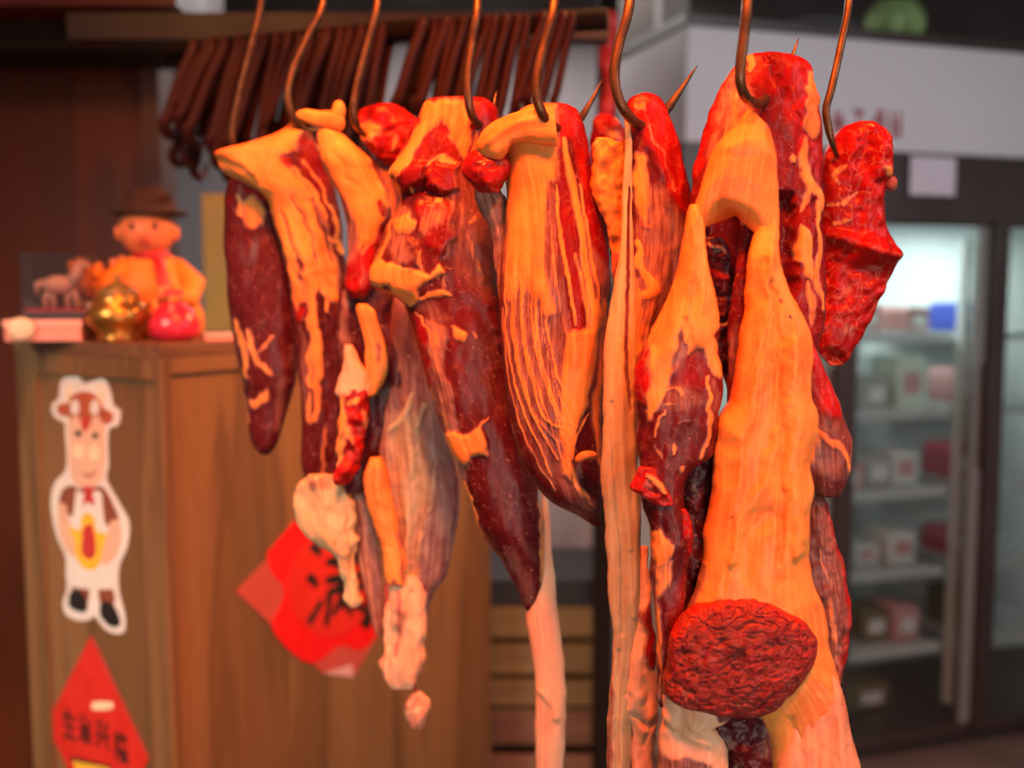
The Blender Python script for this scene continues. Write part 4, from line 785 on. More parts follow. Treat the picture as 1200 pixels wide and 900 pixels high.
q7 = Vector(at(1000, RAIL_PX - 12, Y7)); d7 = (Vector(at(1080, RAIL_PX - 12, hook_depth(1080))) - Vector(at(600, RAIL_PX - 12, hook_depth(600)))).normalized()
bm = bmesh.new(); tube_world(bm, [q7 - d7 * 0.5, q7, q7 + d7 * 0.3], 0.011, 14)
tag(mesh_obj('hanging_rail', bm, DARKM, None, True), 'dark steel rail carrying the hook of the short marbled chunk', 'rail')
# rear row of spare hooks
bm = bmesh.new()
YR = 1.75
tube_world(bm, [at(196, 62, YR + 0.15), at(470, 36, YR), at(712, 22, YR - 0.1)], 0.017, 12)
tag(mesh_obj('hanging_rail', bm, DARKM, None, True), 'thick dark rail behind the beef, crowded with spare hooks', 'rail')
rng = random.Random(3)
rods = []
for px_ in range(0, 19):
    x_ = 232 + px_ * 12.0 + rng.uniform(-4, 4); rods.append((x_, x_ - rng.uniform(22, 42), 0, rng.uniform(128, 205), 0))
for px_ in range(0, 17):
    x_ = 232 + px_ * 13.5 + rng.uniform(-5, 5); rods.append((x_, x_ - rng.uniform(26, 46), 0, rng.uniform(150, 212), 2))
for px_ in range(0, 15):
    x_ = 238 + px_ * 15.5 + rng.uniform(-5, 5); rods.append((x_, x_ - rng.uniform(14, 34), 0, rng.uniform(120, 190), 1))
for px_ in range(0, 15):
    x_ = 496 + px_ * 12.4 + rng.uniform(-4, 4); rods.append((x_, x_ - rng.uniform(18, 32), 0, rng.uniform(118, 150), 0))
for px_ in range(0, 8):
    x_ = 492 + px_ * 15.0 + rng.uniform(-5, 5); rods.append((x_, x_ - rng.uniform(12, 26), 0, rng.uniform(110, 150), 1))
proto = None
rail_a, rail_b, rail_c = at(196, 62, YR + 0.15), at(470, 36, YR), at(712, 22, YR - 0.1)
def rail_at(px):
    if px < 470:
        t = (px - 196) / (470 - 196); return at(px, 62 + (36 - 62) * t, YR + 0.15 * (1 - t))
    t = (px - 470) / (712 - 470); return at(px, 36 + (22 - 36) * t, YR - 0.1 * t)
for i, (x0, x1, y0, y1, lay) in enumerate(rods):
    yy = rng.uniform(-0.03, 0.05)
    Yr = float(rail_at(x0)[1])
    w = Yr / F
    P = []
    rp = np.interp(x0, [196, 470, 712], [62, 36, 22])
    top = rp - 20
    for q in range(7):
        a = math.pi * (q / 6.0)
        P.append((x0 + 6 * math.cos(a) * 0, rp - 13 * math.sin(a) + 6, -13 * math.cos(a) + 0))
    # down the front, leaning, then the bend to the rear
    P += [(x0 + (x1 - x0) * 0.35, rp + (y1 - rp) * 0.35, 16), (x0 + (x1 - x0) * 0.8, rp + (y1 - rp) * 0.8, 16), (x1, y1 - 8, 14), (x1 + 2, y1 + 2, 2), (x1 + 4, y1 - 4, -16), (x1 + 6, y1 - 20, -22)]
    C = catmull_len(np.array(P, float), 44)
    W = at_arr(C[:, 0], C[:, 1], Yr); W[:, 1] -= C[:, 2] * w
    W[:, 1] += 0.034 * lay
    rad = np.full(len(W), (4.6 + rng.random() * 3.0) * w); rad[-7:] *= np.linspace(1, 0.2, 7)
    bm = bmesh.new(); tube_world(bm, W, rad, 8)
    o = mesh_obj('hanging_spare_hook', bm, RODM, None, True)
    tag(o, 'long dark rusty spare hook in the crowded row behind the beef', 'hook', 'spare hooks on the rear rail')

# ------------------------------------------------------------------ the cabinet and what is on it
WOOD = wood('cabinet_wood', (0.200, 0.100, 0.040), (0.130, 0.062, 0.025), (0.066, 0.031, 0.013), 'Z', 0.42)
WOODT = wood('cabinet_top_wood', (0.185, 0.088, 0.040), (0.130, 0.058, 0.027), (0.070, 0.030, 0.015), 'X', 0.42)
WALLW = wood('wall_wood', (0.19, 0.036, 0.007), (0.12, 0.022, 0.005), (0.065, 0.012, 0.003), 'Z', 0.4, 0.6)
CY = 1.7
corner = at(188, 404, CY)
HT = float(corner[2])
RZ = math.radians(58.0)
cab = empty('wooden_cabinet', (float(corner[0]), float(corner[1]), 0.0), RZ, label='tall brown wood-grain cabinet with paper decorations on its two sides', cat='cabinet')
bx, ax = Vector((math.cos(RZ), math.sin(RZ), 0)), Vector((-math.sin(RZ), math.cos(RZ), 0))
CO = Vector((float(corner[0]), float(corner[1]), 0.0))
boxes('carcass', [((0.008, 0.008, 0.0), (0.99, 0.40, HT - 0.022))], WOOD, cab)
boxes('top_board', [((0.0, 0.0, HT - 0.024), (1.0, 0.415, HT))], WOODT, cab, 0.002)
boxes('corner_post', [((0.0, 0.0, 0.0), (0.02, 0.02, HT - 0.024))], WOOD, cab, 0.002)
boxes('end_frame', [((0.001, 0.35, 0.0), (0.012, 0.412, HT - 0.024)), ((0.001, 0.02, HT - 0.062), (0.012, 0.35, HT - 0.024))], WOOD, cab, 0.002)
boxes('side_frame', [((0.02, 0.001, HT - 0.052), (0.94, 0.012, HT - 0.024)), ((0.94, 0.0, 0.0), (1.0, 0.012, HT - 0.024))], WOOD, cab, 0.002)
boxes('plinth', [((0.004, 0.004, 0.0), (0.992, 0.404, 0.08))], WOOD, cab, 0.002)
pull = bmesh.new(); ball(pull, (0.955, -0.008, HT - 0.36), (0.011, 0.014, 0.011), 14)
mesh_obj('knob', pull, plain('brass_knob', (0.45, 0.30, 0.12), 0.35, 0.9), cab, True)

def face_pt(px, py, face, off=0.0):
    """hit a cabinet face along the viewing ray: face 'end' (x = 0) or 'side' (y = 0); returns local (h, z)"""
    d = Vector(ray(px, py)); n = bx if face == 'end' else ax
    t = (CO + n * 0.0078 - Vector(CAM)).dot(n) / d.dot(n)
    q = Vector(CAM) + d * t - CO
    return ((-q.dot(ax), q.z) if face == 'end' else (q.dot(bx), q.z))

def face_frame(face):
    if face == 'end':  return Vector(CO) + bx * 0.0078, -ax, Vector((0, 0, 1)), -bx
    return Vector(CO) + ax * 0.0078, bx, Vector((0, 0, 1)), -ax

def face_shape(name, face, pxs, mat, parent, t0, t1, smooth=8):
    P = [face_pt(x, y, face) for x, y in pxs]
    if smooth: P = catmull(P + [P[0]], smooth * len(P))[:-1].tolist()
    o, ex, ey, en = face_frame(face)
    bm = bmesh.new(); prism(bm, P, o, ex, ey, en, t0, t1)
    ob = mesh_obj(name, bm, mat, parent)
    return ob

def face_text(name, face, txt, px, py, h, mat, parent, t0, rot=0.0, sx=1.0, thick=0.0):
    c = bpy.data.curves.new(name, 'FONT'); c.body = txt; c.size = 1.0; c.align_x = 'CENTER'; c.align_y = 'CENTER'; c.extrude = 0.01; c.offset = thick
    t = bpy.data.objects.new('tmp_text', c); COL.objects.link(t)
    bpy.context.view_layer.update()
    me = bpy.data.meshes.new_from_object(t.evaluated_get(bpy.context.evaluated_depsgraph_get()))
    bpy.data.objects.remove(t); bpy.data.curves.remove(c)
    co = np.array([v.co[:] for v in me.vertices]); lo, hi = co.min(0), co.max(0)
    mid = (lo + hi) / 2; sc = h / (hi[1] - lo[1])
    u, z = face_pt(px, py, face); o, ex, ey, en = face_frame(face)
    cr, sr = math.cos(rot), math.sin(rot)
    for v in me.vertices:
        x, y = (v.co.x - mid[0]) * sc * sx, (v.co.y - mid[1]) * sc
        x, y = x * cr - y * sr, x * sr + y * cr
        v.co = o + ex * (u + x) + ey * (z + y) + en * (t0 + (0.0006 if v.co.z > 0 else 0.0))
    me.name = name; me.materials.clear(); me.materials.append(mat)
    ob = bpy.data.objects.new(name, me); link(ob, parent)
    return ob

PAPER_W = plain('white_card', (0.62, 0.56, 0.52), 0.5)
RED = plain('red_paper', (0.52, 0.020, 0.012), 0.45)
RED2 = plain('bright_red_paper', (0.62, 0.002, 0.002), 0.5)
RED3 = plain('orange_red_paper', (0.52, 0.015, 0.007), 0.5)
PINKP = plain('shiny_pink_foil', (0.50, 0.075, 0.060), 0.35, 0.2)
INK = plain('black_ink', (0.012, 0.009, 0.008), 0.5)
BROWN = plain('print_brown', (0.20, 0.055, 0.028), 0.5)
ORBR = plain('print_red_brown', (0.36, 0.075, 0.030), 0.5)
SKIN = plain('print_skin', (0.62, 0.36, 0.25), 0.5)
YEL = plain('print_yellow', (0.72, 0.40, 0.03), 0.5)
CREAM = plain('print_cream', (0.70, 0.55, 0.36), 0.5)
REDP = plain('print_red', (0.42, 0.03, 0.025), 0.5)

# cow shaped sticker
u0, z0 = face_pt(105, 590, 'end')
stk = empty('cow_sticker', tuple(CO + (-ax) * u0 + Vector((0, 0, z0)) + (-bx) * 0.001), label='white edged cartoon cow sticker with a white apron on the narrow cabinet side', cat='sticker')
def S(name, pxs, mat, lv, smooth=8):
    o = face_shape(name, 'end', pxs, mat, None, 0.0008 if lv == 0 else 0.001 + 0.0004 * (lv - 1), 0.001 + 0.0004 * lv, smooth)
    o.parent = stk; o.matrix_parent_inverse = Matrix.Translation(stk.location).inverted()
    return o
S('backing', [(76, 442), (92, 441), (99, 449), (110, 446), (122, 443), (130, 458), (134, 474), (142, 482), (139, 498), (128, 505), (128, 545), (126, 562), (141, 590), (152, 612), (150, 640), (141, 662), (140, 690), (147, 720), (147, 738), (138, 743), (124, 737), (111, 722), (106, 726), (92, 727), (78, 720), (74, 706), (79, 690), (78, 655), (66, 625), (60, 590), (65, 566), (78, 548), (77, 510), (76, 496), (64, 488), (61, 475), (69, 466), (71, 450)], PAPER_W, 0)
S('horn', [(78, 462), (80, 452), (89, 449), (84, 455), (84, 466), (80, 470)], CREAM, 1)
S('horn', [(112, 451), (121, 453), (123, 466), (120, 472), (116, 468), (118, 458)], CREAM, 1)
S('head', [(82, 466), (96, 460), (110, 462), (121, 474), (124, 500), (124, 540), (120, 562), (104, 571), (88, 566), (82, 545), (81, 500)], SKIN, 1)
S('forelock', [(83, 464), (96, 459), (110, 461), (120, 474), (123, 490), (112, 486), (106, 498), (101, 504), (96, 494), (90, 486), (82, 490)], ORBR, 2)
S('muzzle_tuft', [(96, 490), (106, 490), (104, 502), (100, 505), (97, 500)], REDP, 3)
S('ear', [(82, 472), (70, 474), (68, 482), (76, 488), (83, 484)], ORBR, 2)
S('ear', [(122, 478), (132, 484), (133, 493), (124, 497), (119, 490)], ORBR, 2)
for ex_ in (89, 112):
    S('eye_white', [(ex_ - 5, 474), (ex_, 468), (ex_ + 5, 474), (ex_ + 4, 484), (ex_ - 4, 484)], PAPER_W, 3)
S('eye', [(88, 508), (93, 504), (97, 507), (93, 512)], INK, 2); S('eye', [(108, 510), (112, 507), (117, 510), (112, 514)], INK, 2)
S('cheek', [(86, 526), (92, 520), (99, 526), (97, 536), (89, 536)], CREAM, 2); S('cheek', [(104, 528), (111, 521), (118, 528), (116, 538), (107, 538)], CREAM, 2)
S('mouth', [(94, 552), (104, 556), (115, 550), (105, 560)], ORBR, 2)
S('shirt', [(84, 568), (100, 574), (120, 570), (134, 592), (140, 612), (128, 616), (112, 606), (90, 606), (76, 600), (70, 590), (74, 574)], BROWN, 1)
S('forearm', [(69, 590), (78, 592), (84, 620), (92, 640), (90, 652), (80, 646), (70, 622)], SKIN, 3)
S('forearm', [(140, 608), (130, 612), (126, 634), (118, 650), (122, 662), (134, 654), (143, 630)], SKIN, 3)
S('apron', [(90, 574), (100, 578), (118, 576), (122, 600), (128, 640), (136, 672), (136, 688), (104, 690), (80, 682), (80, 645), (86, 610)], PAPER_W, 2)
S('neckerchief', [(96, 570), (114, 571), (110, 578), (112, 592), (104, 588), (98, 592), (100, 578)], REDP, 3)
S('dish', [(97, 606), (104, 600), (112, 608), (114, 622), (126, 626), (122, 642), (118, 660), (108, 668), (96, 662), (90, 650), (88, 632), (82, 618), (95, 620)], YEL, 4)
S('meat_print', [(99, 618), (108, 614), (113, 630), (113, 650), (104, 654), (97, 646), (98, 632)], REDP, 5)
S('trouser_leg', [(85, 684), (104, 690), (102, 706), (86, 702)], BROWN, 1); S('trouser_leg', [(116, 690), (132, 690), (134, 708), (118, 706)], BROWN, 1)
S('shoe', [(82, 696), (90, 690), (102, 702), (103, 714), (95, 717), (82, 710)], INK, 3); S('shoe', [(118, 708), (126, 704), (136, 712), (142, 730), (132, 734), (119, 722)], INK, 3)

# red diamond with brush writing under the sticker
u0, z0 = face_pt(117, 868, 'end')
dia = empty('paper_diamond', tuple(CO + (-ax) * u0 + Vector((0, 0, z0)) + (-bx) * 0.001), label='dull red paper diamond with a row of four brushed characters on the narrow cabinet side', cat='decoration')
def rep(o, par):
    o.parent = par; o.matrix_parent_inverse = Matrix.Translation(par.location).inverted(); return o
A4 = [(107, 745), (175, 889), (126, 996), (55, 848)]
rep(face_shape('sheet', 'end', A4, RED, None, 0.0006, 0.0016, 0), dia)
rep(face_shape('pale_edge', 'end', [(107, 745), (110, 746), (176, 887), (175, 889)], PINKP, None, 0.0016, 0.0022, 0), dia)
rep(face_shape('gold_mark', 'end', [(110, 822), (132, 822), (131, 831), (109, 831)], CREAM, None, 0.0016, 0.0020, 3), dia)
for ch, cx, cy in (('生', 82, 848), ('意', 101, 853), ('兴', 121, 860), ('隆', 144, 876)):
    rep(face_text('brush_character', 'end', ch, cx, cy, 0.058, INK, None, 0.0016, 0.0, 0.68, 0.018), dia)
rep(face_shape('gold_band', 'end', [(86, 890), (130, 899), (128, 930), (96, 930)], YEL, None, 0.0016, 0.0020, 0), dia)
rep(face_shape('gold_outline', 'end', [(84, 886), (132, 897), (132, 900), (84, 890)], INK, None, 0.0020, 0.0024, 0), dia)

# bright red diamond on the broad side
u0, z0 = face_pt(372, 695, 'side')
fu = empty('paper_diamond', tuple(CO + bx * u0 + Vector((0, 0, z0)) + (-ax) * 0.001), label='bright red paper diamond with a large black brushed character on the broad cabinet side', cat='decoration')
rep(face_shape('foil_sheet', 'side', [(276, 693), (372, 592), (468, 700), (414, 793), (378, 789)], PINKP, None, 0.0006, 0.0014, 0), fu)
rep(face_shape('red_panel', 'side', [(312, 648), (356, 600), (388, 602), (430, 650), (444, 700), (440, 744), (420, 762), (398, 756), (362, 778), (318, 738), (327, 712), (332, 690), (316, 668)], RED2, None, 0.0014, 0.0020, 3), fu)
P = [(386 + 50 * math.cos(a), 686 + 60 * math.sin(a)) for a in np.linspace(0, 2 * math.pi, 20, endpoint=False)]
rep(face_shape('round_panel', 'side', P, RED3, None, 0.0020, 0.0026, 3), fu)
def face_strokes(name, face, strokes, w, mat, t0):
    """one brushed character: every stroke a tapering ribbon on the face"""
    o, ex, ey, en = face_frame(face)
    bm = bmesh.new()
    for st_ in strokes:
        P = catmull([face_pt(x, y, face) for x, y in st_], 10)
        d = np.gradient(P, axis=0); d /= np.linalg.norm(d, axis=1)[:, None] + 1e-9
        nn = np.stack([-d[:, 1], d[:, 0]], 1)
        ww = w * np.array([0.55, 0.9, 1.0, 0.95, 0.85, 0.8, 0.8, 0.85, 0.8, 0.35])[:, None] * 0.5
        out = np.vstack([P + nn * ww, (P - nn * ww)[::-1]]).tolist()
        b2 = bmesh.new(); prism(b2, out, o, ex, ey, en, t0, t0 + 0.0006)
        tmp = bpy.data.meshes.new('tmp'); b2.to_mesh(tmp); b2.free(); bm.from_mesh(tmp); bpy.data.meshes.remove(tmp)
    return mesh_obj(name, bm, mat)
rep(face_strokes('brush_character', 'side', [[(363, 639), (369, 643), (375, 650)], [(359, 675), (365, 679), (371, 687)], [(360, 730), (367, 720), (377, 702)],
    [(381, 659), (405, 655), (432, 650)], [(394, 640), (396, 654), (395, 668)], [(418, 637), (417, 652), (413, 666)], [(380, 680), (408, 676), (436, 671)],
    [(385, 690), (384, 710), (381, 734)], [(385, 692), (410, 688), (431, 686)], [(431, 686), (432, 708), (431, 732), (422, 727)],
    [(399, 678), (398, 700), (389, 722)], [(398, 702), (402, 708), (406, 714)], [(416, 676), (415, 700), (408, 722)], [(415, 702), (420, 710), (425, 716)]], 0.020, INK, 0.0026), fu)
rep(face_shape('pale_corner', 'side', [(378, 789), (412, 778), (414, 794)], plain('pale_foil', (0.55, 0.30, 0.30), 0.4), None, 0.0014, 0.0018, 0), fu)

# figurine on the top
ORANGE = plain('orange_cloth', (0.72, 0.20, 0.015), 0.6, 0, 0.25, 40)
ORSK = plain('painted_skin', (0.66, 0.20, 0.075), 0.45, 0, 0.1, 20)
HATM = plain('dark_felt', (0.030, 0.010, 0.009), 0.8, 0, 0.4, 60)
GOLD = plain('old_gold', (0.52, 0.22, 0.045), 0.28, 0.85, 0.2, 25)
SCARF = plain('red_cloth', (0.46, 0.012, 0.020), 0.5, 0, 0.25, 40)
def on_top(px, Y):
    p = at(px, 400, Y); return Vector((float(p[0]), Y, HT))
YF = 1.97; s = YF / F
fg = empty('figurine', on_top(181, YF), 0.25, label='orange robed figurine in a dark brimmed hat sitting on the cabinet top', cat='figurine')
bm = bmesh.new(); lathe(bm, [(52 * s, 0), (57 * s, 10 * s), (56 * s, 28 * s), (47 * s, 52 * s), (38 * s, 74 * s), (30 * s, 90 * s), (15 * s, 98 * s), (6 * s, 100 * s)], 32, (0, 0, 0), 1, 0.75)
mesh_obj('robe', bm, ORANGE, fg, True)
bm = bmesh.new(); ball(bm, (-4 * s, -3 * s, 123 * s), (31 * s, 28 * s, 29 * s), 28); mesh_obj('head', bm, ORSK, fg, True)
hd = [o for o in fg.children if o.name.startswith('head')][0]
for sx_ in (-1, 1):
    bm = bmesh.new(); ball(bm, (-6 * s + sx_ * 12 * s, -28 * s, 127 * s), (3.4 * s, 2.6 * s, 4.4 * s), 12); mesh_obj('eye', bm, INK, hd, True)
    bm = bmesh.new(); ball(bm, (-4 * s + sx_ * 31 * s, 0, 121 * s), (5 * s, 6 * s, 9 * s), 12); mesh_obj('ear', bm, ORSK, hd, True)
bm = bmesh.new(); ball(bm, (-6 * s, -31 * s, 118 * s), (4 * s, 4 * s, 4 * s), 12); mesh_obj('nose', bm, ORSK, hd, True)
bm = bmesh.new(); ball(bm, (-6 * s, -28 * s, 109 * s), (8 * s, 3 * s, 2.2 * s), 12); mesh_obj('mouth', bm, SCARF, hd, True)
bm = bmesh.new(); lathe(bm, [(42 * s, 142 * s), (43 * s, 145 * s), (30 * s, 149 * s), (28 * s, 160 * s), (22 * s, 170 * s), (10 * s, 175 * s), (1 * s, 176 * s)], 28, (0, 2 * s, 0)); mesh_obj('hat', bm, HATM, fg, True)
bm = bmesh.new(); bmesh.ops.create_cone(bm, cap_ends=True, segments=24, radius1=24 * s, radius2=18 * s, depth=10 * s, matrix=Matrix.Translation((0, 0, 96 * s))); mesh_obj('scarf', bm, SCARF, fg, True)
bm = bmesh.new(); tube_world(bm, [(8 * s, -24 * s, 92 * s), (14 * s, -38 * s, 70 * s), (20 * s, -44 * s, 46 * s), (26 * s, -46 * s, 26 * s)], [6 * s, 7 * s, 8 * s, 9 * s], 10); mesh_obj('sash', bm, SCARF, fg, True)
for sx_ in (-1, 1):
    bm = bmesh.new(); tube_world(bm, [(sx_ * 26 * s, -4 * s, 84 * s), (sx_ * 46 * s, -14 * s, 62 * s), (sx_ * 42 * s, -34 * s, 46 * s), (sx_ * 22 * s, -44 * s, 50 * s)], [11 * s, 14 * s, 13 * s, 11 * s], 12); mesh_obj('sleeve', bm, ORANGE, fg, True)
    bm = bmesh.new(); ball(bm, (sx_ * 16 * s, -47 * s, 52 * s), (8 * s, 7 * s, 8 * s), 12); mesh_obj('hand', bm, ORSK, fg, True)
# red pouch in front
YP = 1.83; s = YP / F
pc = empty('pouch', on_top(205, YP), 0.1, label='small shiny red drawstring pouch in front of the orange figurine', cat='pouch')
bm = bmesh.new(); lathe(bm, [(20 * s, 0), (29 * s, 8 * s), (30 * s, 20 * s), (22 * s, 36 * s), (9 * s, 46 * s), (7 * s, 50 * s), (13 * s, 60 * s), (11 * s, 60 * s)], 26, (0, 0, 0), 1, 0.8); mesh_obj('bag', bm, plain('red_satin', (0.50, 0.015, 0.040), 0.28, 0, 0.3, 30), pc, True)
bm = bmesh.new(); lathe(bm, [(9 * s, 45 * s), (10.5 * s, 47 * s), (10.5 * s, 50 * s), (9 * s, 52 * s)], 20, (0, 0, 0), 1, 0.8); mesh_obj('drawstring', bm, GOLD, pc, True)
# gold pot with fruit-like lid
YG = 1.84; s = YG / F
gp = empty('brass_pot', on_top(140, YG), 0, label='round bellied old gold pot beside the red pouch', cat='pot')
bm = bmesh.new(); lathe(bm, [(24 * s, 0), (26 * s, 4 * s), (22 * s, 8 * s), (35 * s, 20 * s), (38 * s, 30 * s), (33 * s, 42 * s), (24 * s, 48 * s), (27 * s, 52 * s), (22 * s, 52 * s)], 32); mesh_obj('bowl', bm, GOLD, gp, True)
bm = bmesh.new(); lathe(bm, [(24 * s, 51 * s), (22 * s, 58 * s), (12 * s, 66 * s), (4 * s, 70 * s), (5 * s, 76 * s), (1 * s, 79 * s)], 28); mesh_obj('lid', bm, plain('olive_glaze', (0.20, 0.12, 0.035), 0.35, 0.2), gp, True)
for sx_ in (-1, 1):
    bm = bmesh.new(); tube_world(bm, [(sx_ * 33 * s, 0, 40 * s), (sx_ * 44 * s, 0, 46 * s), (sx_ * 46 * s, 0, 34 * s), (sx_ * 37 * s, 0, 27 * s)], 3 * s, 8); mesh_obj('handle', bm, GOLD, gp, True)
for fx, fz, q in ((118, 62, 0), (160, 72, 1), (150, 92, 2)):
    pass
# flower ornament between pot and figure
YB = 1.90; s = YB / F
fl = empty('ornament', on_top(122, YB + 0.06), 0, label='little ornament of orange blossoms and green leaves behind the gold pot', cat='ornament')
bm = bmesh.new(); lathe(bm, [(18 * s, 0), (20 * s, 6 * s), (12 * s, 26 * s), (15 * s, 44 * s), (10 * s, 46 * s)], 22); mesh_obj('vase', bm, plain('amber_glaze', (0.45, 0.13, 0.03), 0.3), fl, True)
OL = plain('olive_leaf', (0.18, 0.13, 0.03), 0.5)
for k_, (dx, dz) in enumerate(((-18, 62), (-4, 76), (14, 68), (4, 56), (24, 84), (-26, 82))):
    bm = bmesh.new(); ball(bm, (dx * s, -4 * s, dz * s), (9 * s, 8 * s, 7 * s), 12)
    for p_ in range(5):
        a = p_ * 1.2566; ball(bm, (dx * s + 9 * s * math.cos(a), -5 * s, dz * s + 9 * s * math.sin(a)), (5.5 * s, 3 * s, 5.5 * s), 8)
    mesh_obj('blossom', bm, ORANGE if k_ % 2 else ORSK, fl, True)
    bm = bmesh.new(); tube_world(bm, [(0, 0, 44 * s), (dx * 0.6 * s, 0, (dz * 0.7 + 10) * s), (dx * s, -2 * s, dz * s)], 1.4 * s, 6); mesh_obj('stem', bm, OL, fl, True)
# pink box and clear case with a small white animal
YC = 1.845; s = YC / F
PK = plain('pink_card', (0.62, 0.25, 0.19), 0.5, 0, 0.2, 25)
pb = empty('gift_box', on_top(58, YC), 0.15, label='flat pale pink box under the clear display case', cat='box')
boxes('box_body', [((-42 * s, -24 * s, 0), (42 * s, 34 * s, 20 * s))], PK, pb, 0.002)
boxes('box_lid', [((-43.5 * s, -25.5 * s, 16 * s), (43.5 * s, 35.5 * s, 25 * s))], plain('pink_lid', (0.66, 0.33, 0.25), 0.45, 0, 0.2, 25), pb, 0.002)
bm = bmesh.new(); ball(bm, (-22 * s, -27 * s, 15 * s), (15 * s, 3.5 * s, 13 * s), 18); mesh_obj('seal', bm, CREAM, pb, True)
dc = empty('display_case', (on_top(65, YC)[0], YC + 6 * s, HT + 25 * s), 0.15, label='clear display case with a small pale horse ornament on a dark base', cat='display case')
boxes('base', [((-34 * s, -20 * s, 0), (40 * s, 22 * s, 9 * s))], plain('dark_base', (0.025, 0.02, 0.03), 0.35), dc, 0.002)
boxes('red_mat', [((-30 * s, -17 * s, 9 * s), (36 * s, 19 * s, 12 * s))], SCARF, dc)
WHM = plain('pale_ceramic', (0.62, 0.40, 0.33), 0.3)
bm = bmesh.new(); ball(bm, (4 * s, 0, 40 * s), (19 * s, 9 * s, 11 * s), 18)
tube_world(bm, [(18 * s, 0, 42 * s), (25 * s, 0, 54 * s), (27 * s, 0, 63 * s)], [8 * s, 6 * s, 5 * s], 10); ball(bm, (31 * s, 0, 63 * s), (9 * s, 5 * s, 5 * s), 14)
for lx, lx2 in ((-9, -13), (-5, -4), (13, 12), (17, 22)):
    tube_world(bm, [(lx * s, (4 if lx % 2 else -4) * s, 36 * s), (lx2 * s, (4 if lx % 2 else -4) * s, 24 * s), (lx2 * s, (4 if lx % 2 else -4) * s, 12 * s)], [4.5 * s, 3 * s, 2.6 * s], 8)
tube_world(bm, [(-13 * s, 0, 44 * s), (-20 * s, 0, 40 * s), (-21 * s, 0, 28 * s)], [3 * s, 4 * s, 1.5 * s], 8)
mesh_obj('horse', bm, WHM, dc, True)
def glass(name, tint=(0.9, 0.93, 0.93), refl=0.09):
    m, nt = new_mat(name); k = N(nt)
    t = k.n('ShaderNodeBsdfTransparent'); t.inputs[0].default_value = (*tint, 1)
    g = k.n('ShaderNodeBsdfGlossy'); g.inputs['Roughness'].default_value = 0.06
    mx = k.n('ShaderNodeMixShader'); mx.inputs[0].default_value = refl
    nt.links.new(t.outputs[0], mx.inputs[1]); nt.links.new(g.outputs[0], mx.inputs[2])
    o = k.n('ShaderNodeOutputMaterial'); nt.links.new(mx.outputs[0], o.inputs[0]); return m
GL = glass('clear_acrylic', (0.92, 0.88, 0.86), 0.10)
g_ = 1.2 * s
boxes('cover', [((-33 * s, -19 * s, 9 * s), (-33 * s + g_, 21 * s, 76 * s)), ((39 * s - g_, -19 * s, 9 * s), (39 * s, 21 * s, 76 * s)), ((-33 * s, -19 * s, 9 * s), (39 * s, -19 * s + g_, 76 * s)), ((-33 * s, 21 * s - g_, 9 * s), (39 * s, 21 * s, 76 * s)), ((-33 * s, -19 * s, 76 * s), (39 * s, 21 * s, 76 * s + g_))], GL, dc)
p = on_top(256, 1.86); s = 1.86 / F
nb = empty('note_pad', p, 0.5, label='small pale pink paper pad lying on the cabinet edge', cat='pad')
boxes('paper_block', [((-18 * s, -10 * s, 0), (18 * s, 12 * s, 7 * s))], PK, nb, 0.001)
boxes('cover_sheet', [((-18.4 * s, -10.4 * s, 7 * s), (18.4 * s, 12.4 * s, 8 * s))], PAPER_W, nb)

# ------------------------------------------------------------------ room
FLOORM = plain('floor_tile', (0.16, 0.13, 0.11), 0.5, 0, 0.3, 6)
GREYW = plain('pale_wall_paint', (0.40, 0.36, 0.37), 0.8, 0, 0.08, 3)
DARKW = plain('dark_ceiling_paint', (0.035, 0.022, 0.018), 0.7, 0, 0.3, 3)
def st(name, lst, mat, bev=0.0): return tag(boxes(name, lst, mat, None, bev), kind='structure')
st('floor', [((-4, -1.5, -0.05), (4, 6.0, 0))], FLOORM)
st('ceiling', [((-4, 1.6, 2.72), (4, 6.0, 2.80))], DARKW)
st('wall_back', [((-4, 5.0, 0), (4, 5.1, 2.8))], GREYW)
# dark timber wall behind the cabinet, up to x = 190
XL = float(at(188, 200, 2.75)[0])
st('wall_left', [((-2.6, 2.75, 0), (XL, 2.83, 2.8))], WALLW)
st('trim_1', [((XL - 0.035, 2.72, 0), (XL + 0.012, 2.84, 2.8))], plain('jamb_brown', (0.15, 0.055, 0.035), 0.5))
b0, b1 = at(-60, 44, 2.6), at(200, 60, 2.6)
st('trim_2', [((-2.6, 2.5, float(at(100, 62, 2.55)[2])), (XL + 0.1, 2.74, float(at(100, 18, 2.55)[2])))], plain('beam_dark', (0.030, 0.018, 0.010), 0.8, 0, 0.3, 5, Specular_IOR_Level=0.2))
st('trim_3', [((-2.6, 2.36, float(at(100, 12, 2.4)[2])), (XL + 0.18, 2.74, float(at(100, 12, 2.4)[2]) + 0.22))], plain('beam_red', (0.10, 0.012, 0.010), 0.5, 0, 0.4, 4))
# gold post behind the figurine
pX = at(257, 300, 2.55)
tag(boxes('gold_post', [((float(pX[0]) - 0.032, 2.52, 0), (float(pX[0]) + 0.032, 2.584, float(at(258, 228, 2.55)[2]))), ((float(pX[0]) - 0.042, 2.51, 0), (float(pX[0]) + 0.042, 2.594, 0.06))], plain('gold_lacquer', (0.42, 0.25, 0.055), 0.4, 0.2, 0.2, 8), None, 0.003), 'yellow gold square post standing behind the cabinet', 'post')
# dark post near the middle
p0, p1 = at(700, 300, 2.6), at(722, 300, 2.6)
st('trim_4', [((float(p0[0]), 2.6, 0), (float(p1[0]), 2.66, 2.8))], DARKM)
